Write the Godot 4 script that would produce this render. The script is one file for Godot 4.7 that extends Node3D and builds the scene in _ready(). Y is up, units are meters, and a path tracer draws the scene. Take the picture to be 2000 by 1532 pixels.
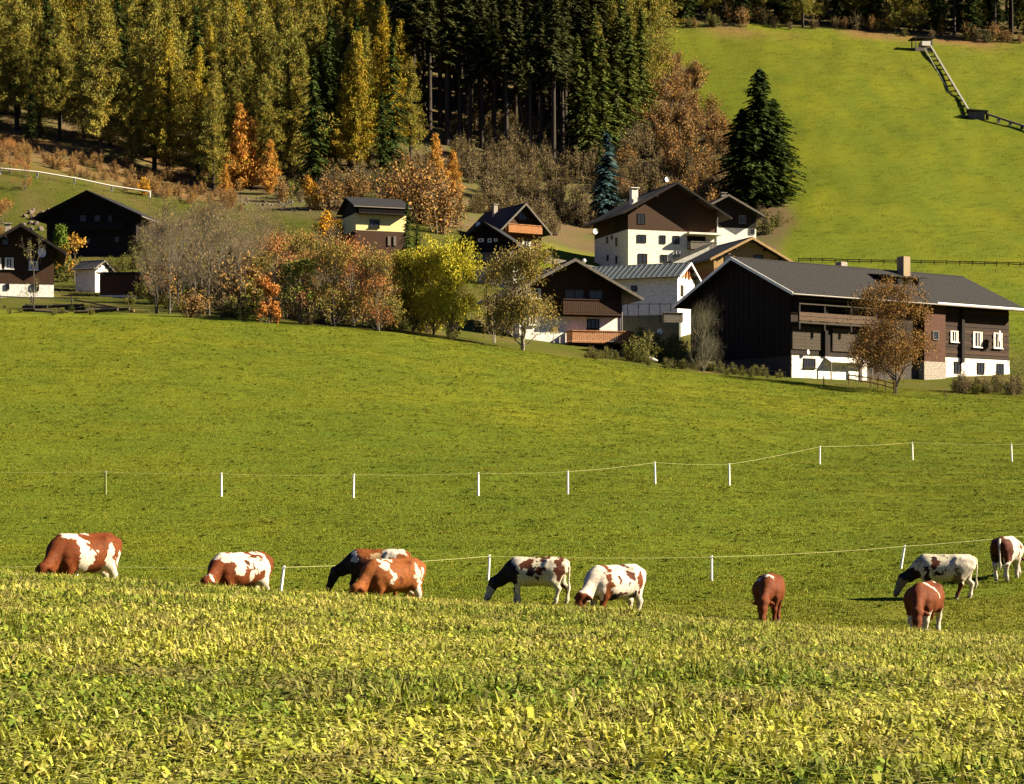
extends Node3D
# Alpine meadow with grazing cattle below a hamlet and an autumn forest.
# World: camera at the origin, x right, y up, -z away. d is the distance along -z.

const FOC := 4000.0
const HZ := 950.0

class MB:
	var v := PackedVector3Array()
	var n := PackedVector3Array()
	var c := PackedColorArray()
	var col := Color(1, 1, 1)
	func tri(a: Vector3, b: Vector3, e: Vector3) -> void:
		var m := (b - a).cross(e - a).normalized()
		v.push_back(a); v.push_back(e); v.push_back(b)
		n.push_back(m); n.push_back(m); n.push_back(m)
		c.push_back(col); c.push_back(col); c.push_back(col)
	func tri_n(a: Vector3, b: Vector3, e: Vector3, na: Vector3, nb: Vector3, ne: Vector3) -> void:
		v.push_back(a); v.push_back(e); v.push_back(b)
		n.push_back(na); n.push_back(ne); n.push_back(nb)
		c.push_back(col); c.push_back(col); c.push_back(col)
	func quad(a: Vector3, b: Vector3, e: Vector3, f: Vector3) -> void:
		tri(a, b, e)
		tri(a, e, f)
	func bx(x0: float, x1: float, y0: float, y1: float, z0: float, z1: float) -> void:
		bxt(Transform3D.IDENTITY, x0, x1, y0, y1, z0, z1)
	func bxt(t: Transform3D, x0: float, x1: float, y0: float, y1: float, z0: float, z1: float) -> void:
		var p := [t * Vector3(x0, y0, z1), t * Vector3(x1, y0, z1), t * Vector3(x1, y1, z1), t * Vector3(x0, y1, z1), t * Vector3(x0, y0, z0), t * Vector3(x1, y0, z0), t * Vector3(x1, y1, z0), t * Vector3(x0, y1, z0)]
		quad(p[0], p[1], p[2], p[3])
		quad(p[5], p[4], p[7], p[6])
		quad(p[1], p[5], p[6], p[2])
		quad(p[4], p[0], p[3], p[7])
		quad(p[3], p[2], p[6], p[7])
		quad(p[4], p[5], p[1], p[0])
	# a beam of width w and height h between two points
	func beam(a: Vector3, b: Vector3, w: float, h: float) -> void:
		var z := (b - a)
		var l := z.length()
		z = z / l
		var up := Vector3.UP if absf(z.y) < 0.95 else Vector3.RIGHT
		var x := up.cross(z).normalized()
		var y := z.cross(x)
		bxt(Transform3D(Basis(x, y, z), a), -w / 2, w / 2, -h / 2, h / 2, 0, l)
	func prism(poly: Array, z0: float, z1: float) -> void:
		# poly: counter-clockwise Vector2 seen from +z
		var k := poly.size()
		for i in range(1, k - 1):
			tri(v3(poly[0], z1), v3(poly[i], z1), v3(poly[i + 1], z1))
			tri(v3(poly[0], z0), v3(poly[i + 1], z0), v3(poly[i], z0))
		for i in k:
			var j := (i + 1) % k
			quad(v3(poly[i], z1), v3(poly[i], z0), v3(poly[j], z0), v3(poly[j], z1))
	func v3(p: Vector2, z: float) -> Vector3:
		return Vector3(p.x, p.y, z)
	func tube(pts: Array, rad: Array, sides: int, cap := true) -> void:
		var rings := []
		var norms := []
		var last := Vector3(0.31, 0.11, 0.93)
		for i in pts.size():
			var t: Vector3
			if i == 0: t = pts[1] - pts[0]
			elif i == pts.size() - 1: t = pts[i] - pts[i - 1]
			else: t = pts[i + 1] - pts[i - 1]
			t = t.normalized()
			var x := (last - t * last.dot(t)).normalized()
			last = x
			var y := t.cross(x)
			var ring := []
			var nr := []
			for k in sides:
				var a := TAU * k / sides
				var q := x * cos(a) + y * sin(a)
				nr.append(q)
				ring.append(pts[i] + q * rad[i])
			rings.append(ring)
			norms.append(nr)
		for i in pts.size() - 1:
			for k in sides:
				var j := (k + 1) % sides
				tri_n(rings[i][k], rings[i][j], rings[i + 1][j], norms[i][k], norms[i][j], norms[i + 1][j])
				tri_n(rings[i][k], rings[i + 1][j], rings[i + 1][k], norms[i][k], norms[i + 1][j], norms[i + 1][k])
		if cap:
			for k in range(1, sides - 1):
				tri(rings[0][0], rings[0][k + 1], rings[0][k])
				var e: Array = rings[pts.size() - 1]
				tri(e[0], e[k], e[k + 1])
	func leaf(p: Vector3, a: Vector3, b: Vector3) -> void:
		tri(p - a, p + b, p + a)
		tri(p - a, p + a, p - b)
	func mesh() -> ArrayMesh:
		var m := ArrayMesh.new()
		var arr := []
		arr.resize(Mesh.ARRAY_MAX)
		arr[Mesh.ARRAY_VERTEX] = v
		arr[Mesh.ARRAY_NORMAL] = n
		arr[Mesh.ARRAY_COLOR] = c
		m.add_surface_from_arrays(Mesh.PRIMITIVE_TRIANGLES, arr)
		return m

var rng := RandomNumberGenerator.new()
var noise := FastNoiseLite.new()
var noise2 := FastNoiseLite.new()
var M := {}
var used := {}

# ---------------------------------------------------------------- helpers
func P(px: float, py: float, d: float) -> Vector3:
	return Vector3((px - 1000.0) * d / FOC, (HZ - py) * d / FOC, -d)

func G(px: float, d: float, lift := 0.0) -> Vector3:
	var x := (px - 1000.0) * d / FOC
	return Vector3(x, H(x, d) + lift, -d)

func numbered(called: String) -> String:
	var k: int = used.get(called, 0)
	used[called] = k + 1
	return called if k == 0 else "%s_%03d" % [called, k]

func tag(o: Node, label: String, category: String, group := "") -> void:
	o.set_meta("label", label)
	o.set_meta("category", category)
	if group != "": o.set_meta("group", group)

func thing(called: String, label: String, category: String, at := Vector3.ZERO, yaw := 0.0, group := "") -> Node3D:
	var o := Node3D.new()
	o.name = numbered(called)
	add_child(o)
	o.position = at
	o.rotation.y = yaw
	tag(o, label, category, group)
	return o

func mi(called: String, mesh: Mesh, m: Material, parent: Node) -> MeshInstance3D:
	var o := MeshInstance3D.new()
	o.name = called
	o.mesh = mesh
	o.material_override = m
	parent.add_child(o, true)
	return o

func part(called: String, mb: MB, m: Material, parent: Node) -> MeshInstance3D:
	return mi(called, mb.mesh(), m, parent)

func one(called: String, mb: MB, m: Material, label: String, category: String, at := Vector3.ZERO, yaw := 0.0, group := "") -> MeshInstance3D:
	var o := mi(numbered(called), mb.mesh(), m, self)
	o.position = at
	o.rotation.y = yaw
	tag(o, label, category, group)
	return o

func structure(called: String, mesh: Mesh, m: Material) -> MeshInstance3D:
	var o := mi(called, mesh, m, self)
	o.set_meta("kind", "structure")
	return o

func copy(o: Node3D, base: String, at: Vector3, yaw: float, sc: Vector3, label: String, category: String, group: String) -> Node3D:
	var r: Node3D = o.duplicate()
	r.name = numbered(base)
	add_child(r)
	r.position = at
	r.rotation.y = yaw
	r.scale = sc
	tag(r, label, category, group)
	return r

func lin(r: float, g: float, b: float) -> Color:
	return Color(r, g, b).linear_to_srgb()

func noise_tex(seed_: int, freq: float, oct: int, lo: float, hi: float, size := 512, warp := false) -> ImageTexture:
	var f := FastNoiseLite.new()
	f.seed = seed_
	f.noise_type = FastNoiseLite.TYPE_SIMPLEX_SMOOTH
	f.frequency = freq
	f.fractal_octaves = oct
	f.fractal_gain = 0.62
	f.domain_warp_enabled = warp
	var im := f.get_seamless_image(size, size)
	im.convert(Image.FORMAT_L8)
	var data := im.get_data()
	for i in data.size():
		data[i] = int(clampf(lerpf(lo, hi, data[i] / 255.0), 0, 1) * 255.0)
	im = Image.create_from_data(size, size, false, Image.FORMAT_L8, data)
	im.convert(Image.FORMAT_RGB8)
	return ImageTexture.create_from_image(im)

func mat(r: float, g: float, b: float, rough := 0.85, tex: Texture2D = null, sc := Vector3.ONE, bump := 0.0) -> StandardMaterial3D:
	var m := StandardMaterial3D.new()
	m.albedo_color = lin(r, g, b)
	m.roughness = rough
	m.metallic_specular = 0.3
	if tex:
		m.albedo_texture = tex
		m.uv1_triplanar = true
		m.uv1_world_triplanar = true
		m.uv1_scale = sc
		if bump > 0.0:
			m.heightmap_enabled = true
			m.heightmap_texture = tex
			m.heightmap_scale = bump
	return m

func leaf_mat(back := 0.35) -> StandardMaterial3D:
	var m := StandardMaterial3D.new()
	m.vertex_color_use_as_albedo = true
	m.roughness = 0.75
	m.metallic_specular = 0.2
	m.cull_mode = BaseMaterial3D.CULL_DISABLED
	if back > 0.0:
		m.backlight_enabled = true
		m.backlight = Color(back, back, back * 0.7)
	return m

func rv(r: RandomNumberGenerator) -> Vector3:
	var z := r.randf_range(-1, 1)
	var a := r.randf_range(0, TAU)
	var q := sqrt(1 - z * z)
	return Vector3(q * cos(a), z, q * sin(a))

func vary(base: Color, r: RandomNumberGenerator, amt := 0.3) -> Color:
	var k := 1.0 + r.randf_range(-amt, amt)
	var w := r.randf_range(-amt, amt) * 0.35
	return Color(base.r * k * (1 + w), base.g * k * (1 - w * 0.5), base.b * k)

# ---------------------------------------------------------------- terrain
# Heights of the ground, read off the photograph: for each distance the picture row of the ground at eight picture columns.
var TC := [-500.0, 0.0, 400.0, 800.0, 1200.0, 1600.0, 2000.0, 2500.0]
var TR := [
	[8.0, 1800, 1800, 1800, 1800, 1800, 1805, 1810, 1810],
	[12.0, 1515, 1515, 1515, 1518, 1523, 1528, 1530, 1530],
	[18.0, 1315, 1315, 1319, 1330, 1345, 1352, 1358, 1360],
	[25.0, 1208, 1210, 1222, 1240, 1262, 1284, 1296, 1300],
	[32.0, 1146, 1150, 1174, 1200, 1224, 1256, 1272, 1276],
	[38.0, 1126, 1130, 1162, 1186, 1208, 1244, 1262, 1266],
	[44.0, 1156, 1158, 1180, 1198, 1212, 1236, 1257, 1262],
	[50.0, 1180, 1180, 1190, 1198, 1218, 1238, 1247, 1250],
	[57.0, 1172, 1172, 1174, 1178, 1181, 1197, 1197, 1195],
	[64.0, 1150, 1150, 1147, 1147, 1149, 1148, 1130, 1125],
	[72.0, 1114, 1114, 1112, 1111, 1115, 1119, 1098, 1090],
	[95.0, 975, 975, 973, 969, 972, 990, 985, 980],
	[118.0, 845, 845, 850, 862, 888, 912, 922, 922],
	[130.0, 786, 786, 794, 811, 846, 882, 895, 895],
	[155.0, 683, 683, 694, 722, 770, 812, 835, 838],
	[175.0, 620, 621, 633, 663, 720, 763, 790, 798],
	[200.0, 582, 582, 598, 638, 690, 731, 752, 762],
	[230.0, 545, 545, 555, 580, 634, 664, 686, 694],
	[265.0, 495, 495, 490, 488, 560, 592, 602, 610],
	[300.0, 335, 338, 405, 420, 518, 515, 516, 520],
	[340.0, 262, 262, 335, 345, 420, 388, 392, 396],
	[380.0, 115, 115, 190, 215, 272, 240, 248, 254],
	[420.0, -20, -20, 40, 70, 130, 132, 146, 150],
	[460.0, -110, -110, -60, -40, 10, 50, 78, 84],
	[520.0, -190, -190, -160, -140, -90, -30, -10, -10],
	[760.0, -300, -300, -300, -300, -260, -200, -190, -190]]
var th := []

func prep_terrain() -> void:
	for r in TR:
		var row := PackedFloat32Array()
		for k in 8:
			row.push_back((HZ - float(r[k + 1])) * r[0] / FOC)
		th.append(row)

func cubic(a: float, b: float, c: float, e: float, t: float) -> float:
	var m0 := (c - a) * 0.5
	var m1 := (e - b) * 0.5
	return b + t * (m0 + t * ((-3 * b + 3 * c - 2 * m0 - m1) + t * (2 * b - 2 * c + m0 + m1)))

func row_h(i: int, ci: int, t: float) -> float:
	var r: PackedFloat32Array = th[clampi(i, 0, th.size() - 1)]
	return cubic(r[maxi(ci - 1, 0)], r[ci], r[mini(ci + 1, 7)], r[mini(ci + 2, 7)], t)

func H(x: float, d: float) -> float:
	var dd := clampf(d, 8.0, 759.0)
	var px := clampf(1000.0 + FOC * x / dd, -499.0, 2499.0)
	var ci := 0
	while ci < 6 and px > TC[ci + 1]: ci += 1
	var t: float = (px - TC[ci]) / (TC[ci + 1] - TC[ci])
	var i := 0
	while dd > TR[i + 1][0]: i += 1
	var d0: float = TR[i][0]
	var d1: float = TR[i + 1][0]
	var hb := row_h(i, ci, t)
	var hc := row_h(i + 1, ci, t)
	var w := d1 - d0
	var sm := (hc - hb) / w
	var m0 := sm
	var m1 := sm
	if i > 0: m0 = (sm + (hb - row_h(i - 1, ci, t)) / (d0 - TR[i - 1][0])) * 0.5
	if i + 2 < TR.size(): m1 = (sm + (row_h(i + 2, ci, t) - hc) / (TR[i + 2][0] - d1)) * 0.5
	var s := (dd - d0) / w
	m0 *= w
	m1 *= w
	var h := hb + s * (m0 + s * ((-3 * hb + 3 * hc - 2 * m0 - m1) + s * (2 * hb - 2 * hc + m0 + m1)))
	var amp := 0.05
	if d > 60.0: amp = 0.05 + clampf((d - 60.0) / 40.0, 0, 1) * 0.16
	if d > 300.0: amp = 0.21 + clampf((d - 300.0) / 40.0, 0, 1) * 0.45
	h += amp * noise.get_noise_2d(x, d)
	if d > 55.0 and d < 200.0: h += 0.05 * noise2.get_noise_2d(x * 3.0, d * 3.0)
	if d > 300.0: h += 0.16 * noise2.get_noise_2d(x * 0.25, d * 5.0)
	return h

func edge_px(d: float) -> float:
	# left border of the upper meadow
	if d < 340.0: return 1540.0
	if d < 380.0: return lerpf(1540.0, 1400.0, (d - 340.0) / 40.0)
	if d < 420.0: return lerpf(1400.0, 1335.0, (d - 380.0) / 40.0)
	return 1305.0

func treeline(px: float) -> float:
	return minf(446.0 + (px - 1300.0) * 0.033, 457.0 - (px - 1600.0) * 0.009)

func mixc(a: Color, b: Color, t: float) -> Color:
	return a.lerp(b, clampf(t, 0, 1))

func ground_color(x: float, d: float) -> Color:
	var px := 1000.0 + FOC * x / maxf(d, 8.0)
	var n1 := noise.get_noise_2d(x * 0.6 + 300, d * 0.6)
	var n2 := noise.get_noise_2d(x * 3.0, d * 3.0 + 900)
	var n3 := noise2.get_noise_2d(x * 0.35, d * 1.6)
	var c := Color(0.124, 0.142, 0.013)
	c = mixc(c, Color(0.177, 0.173, 0.014), 0.5 + n1 * 1.2)
	c = mixc(c, Color(0.091, 0.127, 0.013), 0.35 + n2 * 0.8)
	if d < 60.0: c = mixc(c, Color(0.11, 0.10, 0.02), 0.5)
	elif d < 130.0: c = mixc(c, Color(0.087, 0.123, 0.013), 0.45)
	if d > 180.0 and d < 320.0:
		var v := Color(0.075, 0.085, 0.014)
		v = mixc(v, Color(0.13, 0.09, 0.035), 0.2 + n2)
		if px > 1040.0 and px < 1210.0 and d > 270.0: v = Color(0.15, 0.17, 0.014)
		var k := 1.0
		if px > 1500.0: k = 1.0 - clampf((d - 215.0) / 30.0, 0, 1)
		c = mixc(c, v, clampf((d - 180.0) / 6.0, 0, 1) * k)
	if d > 290.0:
		var e := edge_px(d) + n1 * 50.0
		var f := Color(0.125, 0.088, 0.046)
		if px < 420.0 and d < 345.0: f = Color(0.19, 0.105, 0.04)
		f = mixc(f, Color(0.10, 0.10, 0.03), 0.4 + n2 * 1.4)
		f = mixc(f, Color(0.15, 0.10, 0.05), n3 * 1.5)
		var k := clampf((d - 290.0) / 12.0, 0, 1) * clampf((e - px) / 40.0 + 0.5, 0, 1)
		if px < 420.0: k *= clampf((d - 304.0) / 6.0, 0, 1)
		if px > 960.0: k *= clampf((d - 304.0) / 5.0, 0, 1)
		c = mixc(c, f, k)
		if px > e:
			c = mixc(c, Color(0.161, 0.165, 0.013), 0.35 + n3 * 0.15)
			c = mixc(c, Color(0.082, 0.115, 0.011), 0.25 + n2 * 0.3)
			if d > 412.0: c = mixc(c, Color(0.124, 0.115, 0.020), 0.2 + n2 * 0.5)
			var tl := treeline(px)
			if d > tl - 9.0: c = mixc(c, Color(0.20, 0.115, 0.045), clampf((d - tl + 9.0) / 5.0, 0, 1) * clampf(0.6 + n1 * 2.0, 0, 1))
			if d > tl + 3.0: c = f
	return c

func build_terrain() -> void:
	var rows := [-60.0, -30.0, -12.0, -4.0, 0.0, 3.0, 6.0]
	var d := 8.0
	while d < 758.0:
		rows.append(d)
		d += maxf(0.5, d * 0.0165)
	rows.append(758.0)
	var nu := 280
	var v := PackedVector3Array()
	var c := PackedColorArray()
	for dd in rows:
		for k in nu + 1:
			var u := (float(k) / nu - 0.5) * 1.0
			var x: float = u * (maxf(dd, 0.0) + 14.0)
			if dd > 280.0 and u < -0.26: x = u * (dd + 14.0)
			v.push_back(Vector3(x, H(x, dd), -dd))
			c.push_back(ground_color(x, dd))
	var idx := PackedInt32Array()
	var n := PackedVector3Array()
	n.resize(v.size())
	for r in rows.size() - 1:
		for k in nu:
			var a := r * (nu + 1) + k
			var b := a + 1
			var e := a + nu + 1
			var f := e + 1
			idx.append_array(PackedInt32Array([a, e, b, b, e, f]))
			var q := (v[b] - v[a]).cross(v[e] - v[a])
			n[a] += q; n[b] += q; n[e] += q; n[f] += q
	for i in n.size(): n[i] = n[i].normalized()
	var arr := []
	arr.resize(Mesh.ARRAY_MAX)
	arr[Mesh.ARRAY_VERTEX] = v
	arr[Mesh.ARRAY_NORMAL] = n
	arr[Mesh.ARRAY_COLOR] = c
	arr[Mesh.ARRAY_INDEX] = idx
	var m := ArrayMesh.new()
	m.add_surface_from_arrays(Mesh.PRIMITIVE_TRIANGLES, arr)
	var gm := StandardMaterial3D.new()
	gm.vertex_color_use_as_albedo = true
	gm.albedo_texture = noise_tex(5, 0.04, 6, 0.35, 1.35, 1024)
	gm.uv1_triplanar = true
	gm.uv1_world_triplanar = true
	gm.uv1_scale = Vector3.ONE * 0.11
	gm.roughness = 0.95
	gm.metallic_specular = 0.1
	structure("ground", m, gm)

# ---------------------------------------------------------------- trees
# Each builder returns a detached Node3D with trunk and crown; plant() places copies.
func tree_root(trunk: MB, crown: MB, lm: Material, crown_name := "crown", bark := "bark") -> Node3D:
	var o := Node3D.new()
	if trunk: part("trunk", trunk, M[bark], o)
	if crown: part(crown_name, crown, lm, o)
	return o

# conifers of about 24 m; kind 0 larch (loose, hanging), 1 spruce (dense, layered)
func make_conifer(sd: int, kind: int, h: float, rad: float, base: float, leafc: Color, leafc2: Color) -> Node3D:
	var r := RandomNumberGenerator.new()
	r.seed = sd
	var tk := MB.new()
	tk.tube([Vector3(0, -1.5, 0), Vector3(r.randf_range(-.1, .1), h * 0.3, 0), Vector3(r.randf_range(-.2, .2), h * 0.65, r.randf_range(-.2, .2)), Vector3(0, h, 0)], [h * 0.017, h * 0.013, h * 0.008, 0.03], 6)
	var cr := MB.new()
	var nb := 200 if kind == 0 else int(210 * maxf(1.0, rad / 3.4) * (1.7 if kind == 2 else 1.0))
	var lob := r.randf_range(0, 100)
	var limbs := MB.new()
	for i in nb:
		var t := pow((i + r.randf()) / nb, 0.85)
		var y := lerpf(h * base, h * 0.985, t)
		var env := pow(1.0 - t, [0.78, 0.9, 0.66][kind]) * (0.55 + 0.45 * smoothstep(0.0, 0.12, t))
		var L := rad * env * r.randf_range(0.6, 1.15) + 0.25
		var az := r.randf_range(0, TAU)
		var dir := Vector3(cos(az), 0, sin(az))
		L *= 1.0 + 0.75 * noise2.get_noise_3d(cos(az) * 9.0 + lob, y * 2.6, sin(az) * 9.0)
		var side := Vector3(-dir.z, 0, dir.x)
		var up := (r.randf_range(-0.05, 0.3) if kind == 0 else r.randf_range(-0.35, -0.05))
		if t > 0.8: up += 0.4
		var steps := int(clampf(L * (2.4 if kind == 0 else 3.2), 2, 14))
		var tone := leafc.lerp(leafc2, r.randf())
		if kind == 0 and L > 1.2:
			limbs.tube([Vector3(0, y, 0), Vector3(0, y, 0) + dir * L * 0.9 + Vector3(0, L * up * 0.8, 0)], [0.06, 0.015], 3, false)
		for s in steps:
			var f := (s + r.randf()) / steps
			var p := Vector3(0, y, 0) + dir * (L * f) + Vector3(0, L * f * up - (0.0 if kind == 0 else L * f * f * 0.22), 0)
			cr.col = vary(tone, r, 0.30)
			if kind == 0:
				for q in 13:
					var pp := p + Vector3(r.randf_range(-.36, .36), r.randf_range(-0.8, 0.12), r.randf_range(-.36, .36))
					var a := (Vector3(0, -1, 0) * r.randf_range(0.3, 1.0) + rv(r) * 0.7).normalized() * r.randf_range(0.12, 0.30)
					var b := a.cross(rv(r)).normalized() * r.randf_range(0.03, 0.075)
					cr.leaf(pp, a, b)
			else:
				var wid := lerpf(0.75, 0.28, f) * (0.5 + 0.5 * env)
				for q in 3:
					var sgn := -1.0 if q == 0 else 1.0
					if q == 2: sgn = 0.0
					var a := (dir * 0.8 + side * sgn * 0.9 + Vector3(0, -0.35 - r.randf() * 0.3, 0)).normalized() * r.randf_range(0.35, 0.62)
					var b := a.cross(Vector3.UP + rv(r) * 0.5).normalized() * r.randf_range(0.10, 0.19)
					cr.leaf(p + side * sgn * wid * 0.45 + rv(r) * 0.12, a, b)
	var o := tree_root(tk, cr, M.leaf)
	if limbs.v.size() > 0: part("limbs", limbs, M.bark, o)
	return o

func grow(mb: MB, r: RandomNumberGenerator, p: Vector3, dir: Vector3, L: float, rad: float, lev: int, maxlev: int, spread: float, upb: float, tips: Array) -> void:
	var mid := p + dir * L * 0.5 + rv(r) * L * 0.05
	var dir2 := (dir + rv(r) * 0.18 + Vector3.UP * upb * 0.3).normalized()
	var e := mid + dir2 * L * 0.5
	mb.tube([p, mid, e], [rad, rad * 0.82, rad * 0.62], 5 if lev < 2 else 3, false)
	if lev >= 1:
		tips.append(mid)
		tips.append(e)
	if lev >= maxlev: return
	var nk := 3 if lev > 0 else 4
	if lev == maxlev - 1: nk = 4
	for i in nk:
		var az := TAU * (i + r.randf() * 0.8) / nk
		var x := dir2.cross(Vector3(0.3, 0.2, 0.9)).normalized()
		var y := dir2.cross(x)
		var q := x * cos(az) + y * sin(az)
		var nd := (dir2 * (1.0 - spread * 0.35) + q * spread * r.randf_range(0.55, 1.1) + Vector3.UP * upb).normalized()
		var st := e if i < 2 else mid.lerp(e, r.randf_range(0.1, 0.8))
		grow(mb, r, st, nd, L * r.randf_range(0.6, 0.82), rad * 0.55, lev + 1, maxlev, spread, upb, tips)

# broadleaf tree of height about h; leaves: count per twig tip
func make_broadleaf(sd: int, h: float, trunk_h: float, spread: float, levels: int, leaves: float, size: float, ca: Color, cb: Color, stems := 1, bark := "bark", wide := 1.0, limbs := 3) -> Node3D:
	var r := RandomNumberGenerator.new()
	r.seed = sd
	var tk := MB.new()
	var tips := []
	for s in stems:
		var lean := Vector3(r.randf_range(-1, 1), 0, r.randf_range(-1, 1)) * (0.28 if stems > 1 else 0.05)
		var p0 := Vector3(lean.x, 0, lean.z) * 0.8 + Vector3(0, -0.6, 0)
		var p1 := Vector3(0, 0, 0) + lean * trunk_h * 0.9 + Vector3(0, trunk_h * r.randf_range(0.8, 1.1), 0)
		tk.tube([p0, p0.lerp(p1, 0.5) + rv(r) * 0.08, p1], [h * 0.016 + 0.03, h * 0.0135, h * 0.011], 6, false)
		grow(tk, r, p1, ((p1 - p0).normalized() + Vector3.UP * 0.4).normalized(), h * 0.27, h * 0.009, 0, levels, spread, 0.14, tips)
		for q in limbs:
			var az := r.randf_range(0, TAU)
			var nd := Vector3(cos(az), r.randf_range(0.5, 1.3), sin(az)).normalized()
			grow(tk, r, p0.lerp(p1, r.randf_range(0.35, 1.0)), nd, h * r.randf_range(0.13, 0.22), h * 0.006, 1, levels, spread, 0.12, tips)
	var top := 0.1
	for t in tips: top = maxf(top, t.y)
	var k := h / top
	var cr: MB = null
	if leaves > 0.0:
		cr = MB.new()
		for t in tips:
			var nl := int(leaves) + (1 if r.randf() < leaves - int(leaves) else 0)
			var tone := ca.lerp(cb, r.randf())
			for i in nl:
				cr.col = vary(tone, r, 0.28)
				var a := rv(r) * size * r.randf_range(0.6, 1.2)
				a.y -= size * 0.3
				var b := a.cross(rv(r)).normalized() * size * r.randf_range(0.35, 0.6)
				cr.leaf(t + rv(r) * r.randf_range(0.05, 0.6) * h / 10.0, a, b)
	var o := tree_root(tk, cr, M.leaf, "crown", bark)
	for ch in o.get_children():
		ch.scale = Vector3(k * wide, k, k * wide)
	return o

func make_bush(sd: int, h: float, w: float, stems: int, leaves: int, size: float, ca: Color, cb: Color, bark := "twig") -> Node3D:
	var r := RandomNumberGenerator.new()
	r.seed = sd
	var tk := MB.new()
	var cr := MB.new()
	for s in stems:
		var az := r.randf_range(0, TAU)
		var out := r.randf() * w * 0.5
		var hh := h * r.randf_range(0.55, 1.0) * (1.0 - 0.35 * out / (w * 0.5))
		var p0 := Vector3(cos(az), 0, sin(az)) * out * 0.35 + Vector3(0, -0.3, 0)
		var p2 := Vector3(cos(az), 0, sin(az)) * out + Vector3(0, hh, 0)
		var p1 := p0.lerp(p2, 0.5) + rv(r) * 0.12
		tk.tube([p0, p1, p2], [0.045, 0.03, 0.008], 3, false)
		for q in 3:
			var st := p1.lerp(p2, r.randf())
			tk.tube([st, st + (Vector3.UP + rv(r)).normalized() * h * r.randf_range(0.15, 0.35)], [0.018, 0.006], 3, false)
		var tone := ca.lerp(cb, r.randf())
		for i in leaves:
			var t := pow(r.randf(), 0.6)
			var p := p0.lerp(p1, t * 2.0) if t < 0.5 else p1.lerp(p2, t * 2.0 - 1.0)
			p += rv(r) * r.randf_range(0.05, 0.28) * w * 0.5
			p.y = maxf(p.y, 0.05)
			cr.col = vary(tone, r, 0.3)
			var a := rv(r) * size * r.randf_range(0.6, 1.2)
			var b := a.cross(rv(r)).normalized() * size * r.randf_range(0.35, 0.6)
			cr.leaf(p, a, b)
	var o := Node3D.new()
	part("stems", tk, M[bark], o)
	if cr.v.size() > 0: part("foliage", cr, M.leaf, o)
	return o

func plant(proto: Node3D, base: String, px: float, d: float, hscale: float, label: String, category: String, group := "", wscale := 0.0, sink := 0.0) -> Node3D:
	var g := G(px, d)
	g.y -= sink
	var w := hscale if wscale == 0.0 else wscale
	return copy(proto, base, g, rng.randf_range(0, TAU), Vector3(w, hscale, w), label, category, group)

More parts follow.
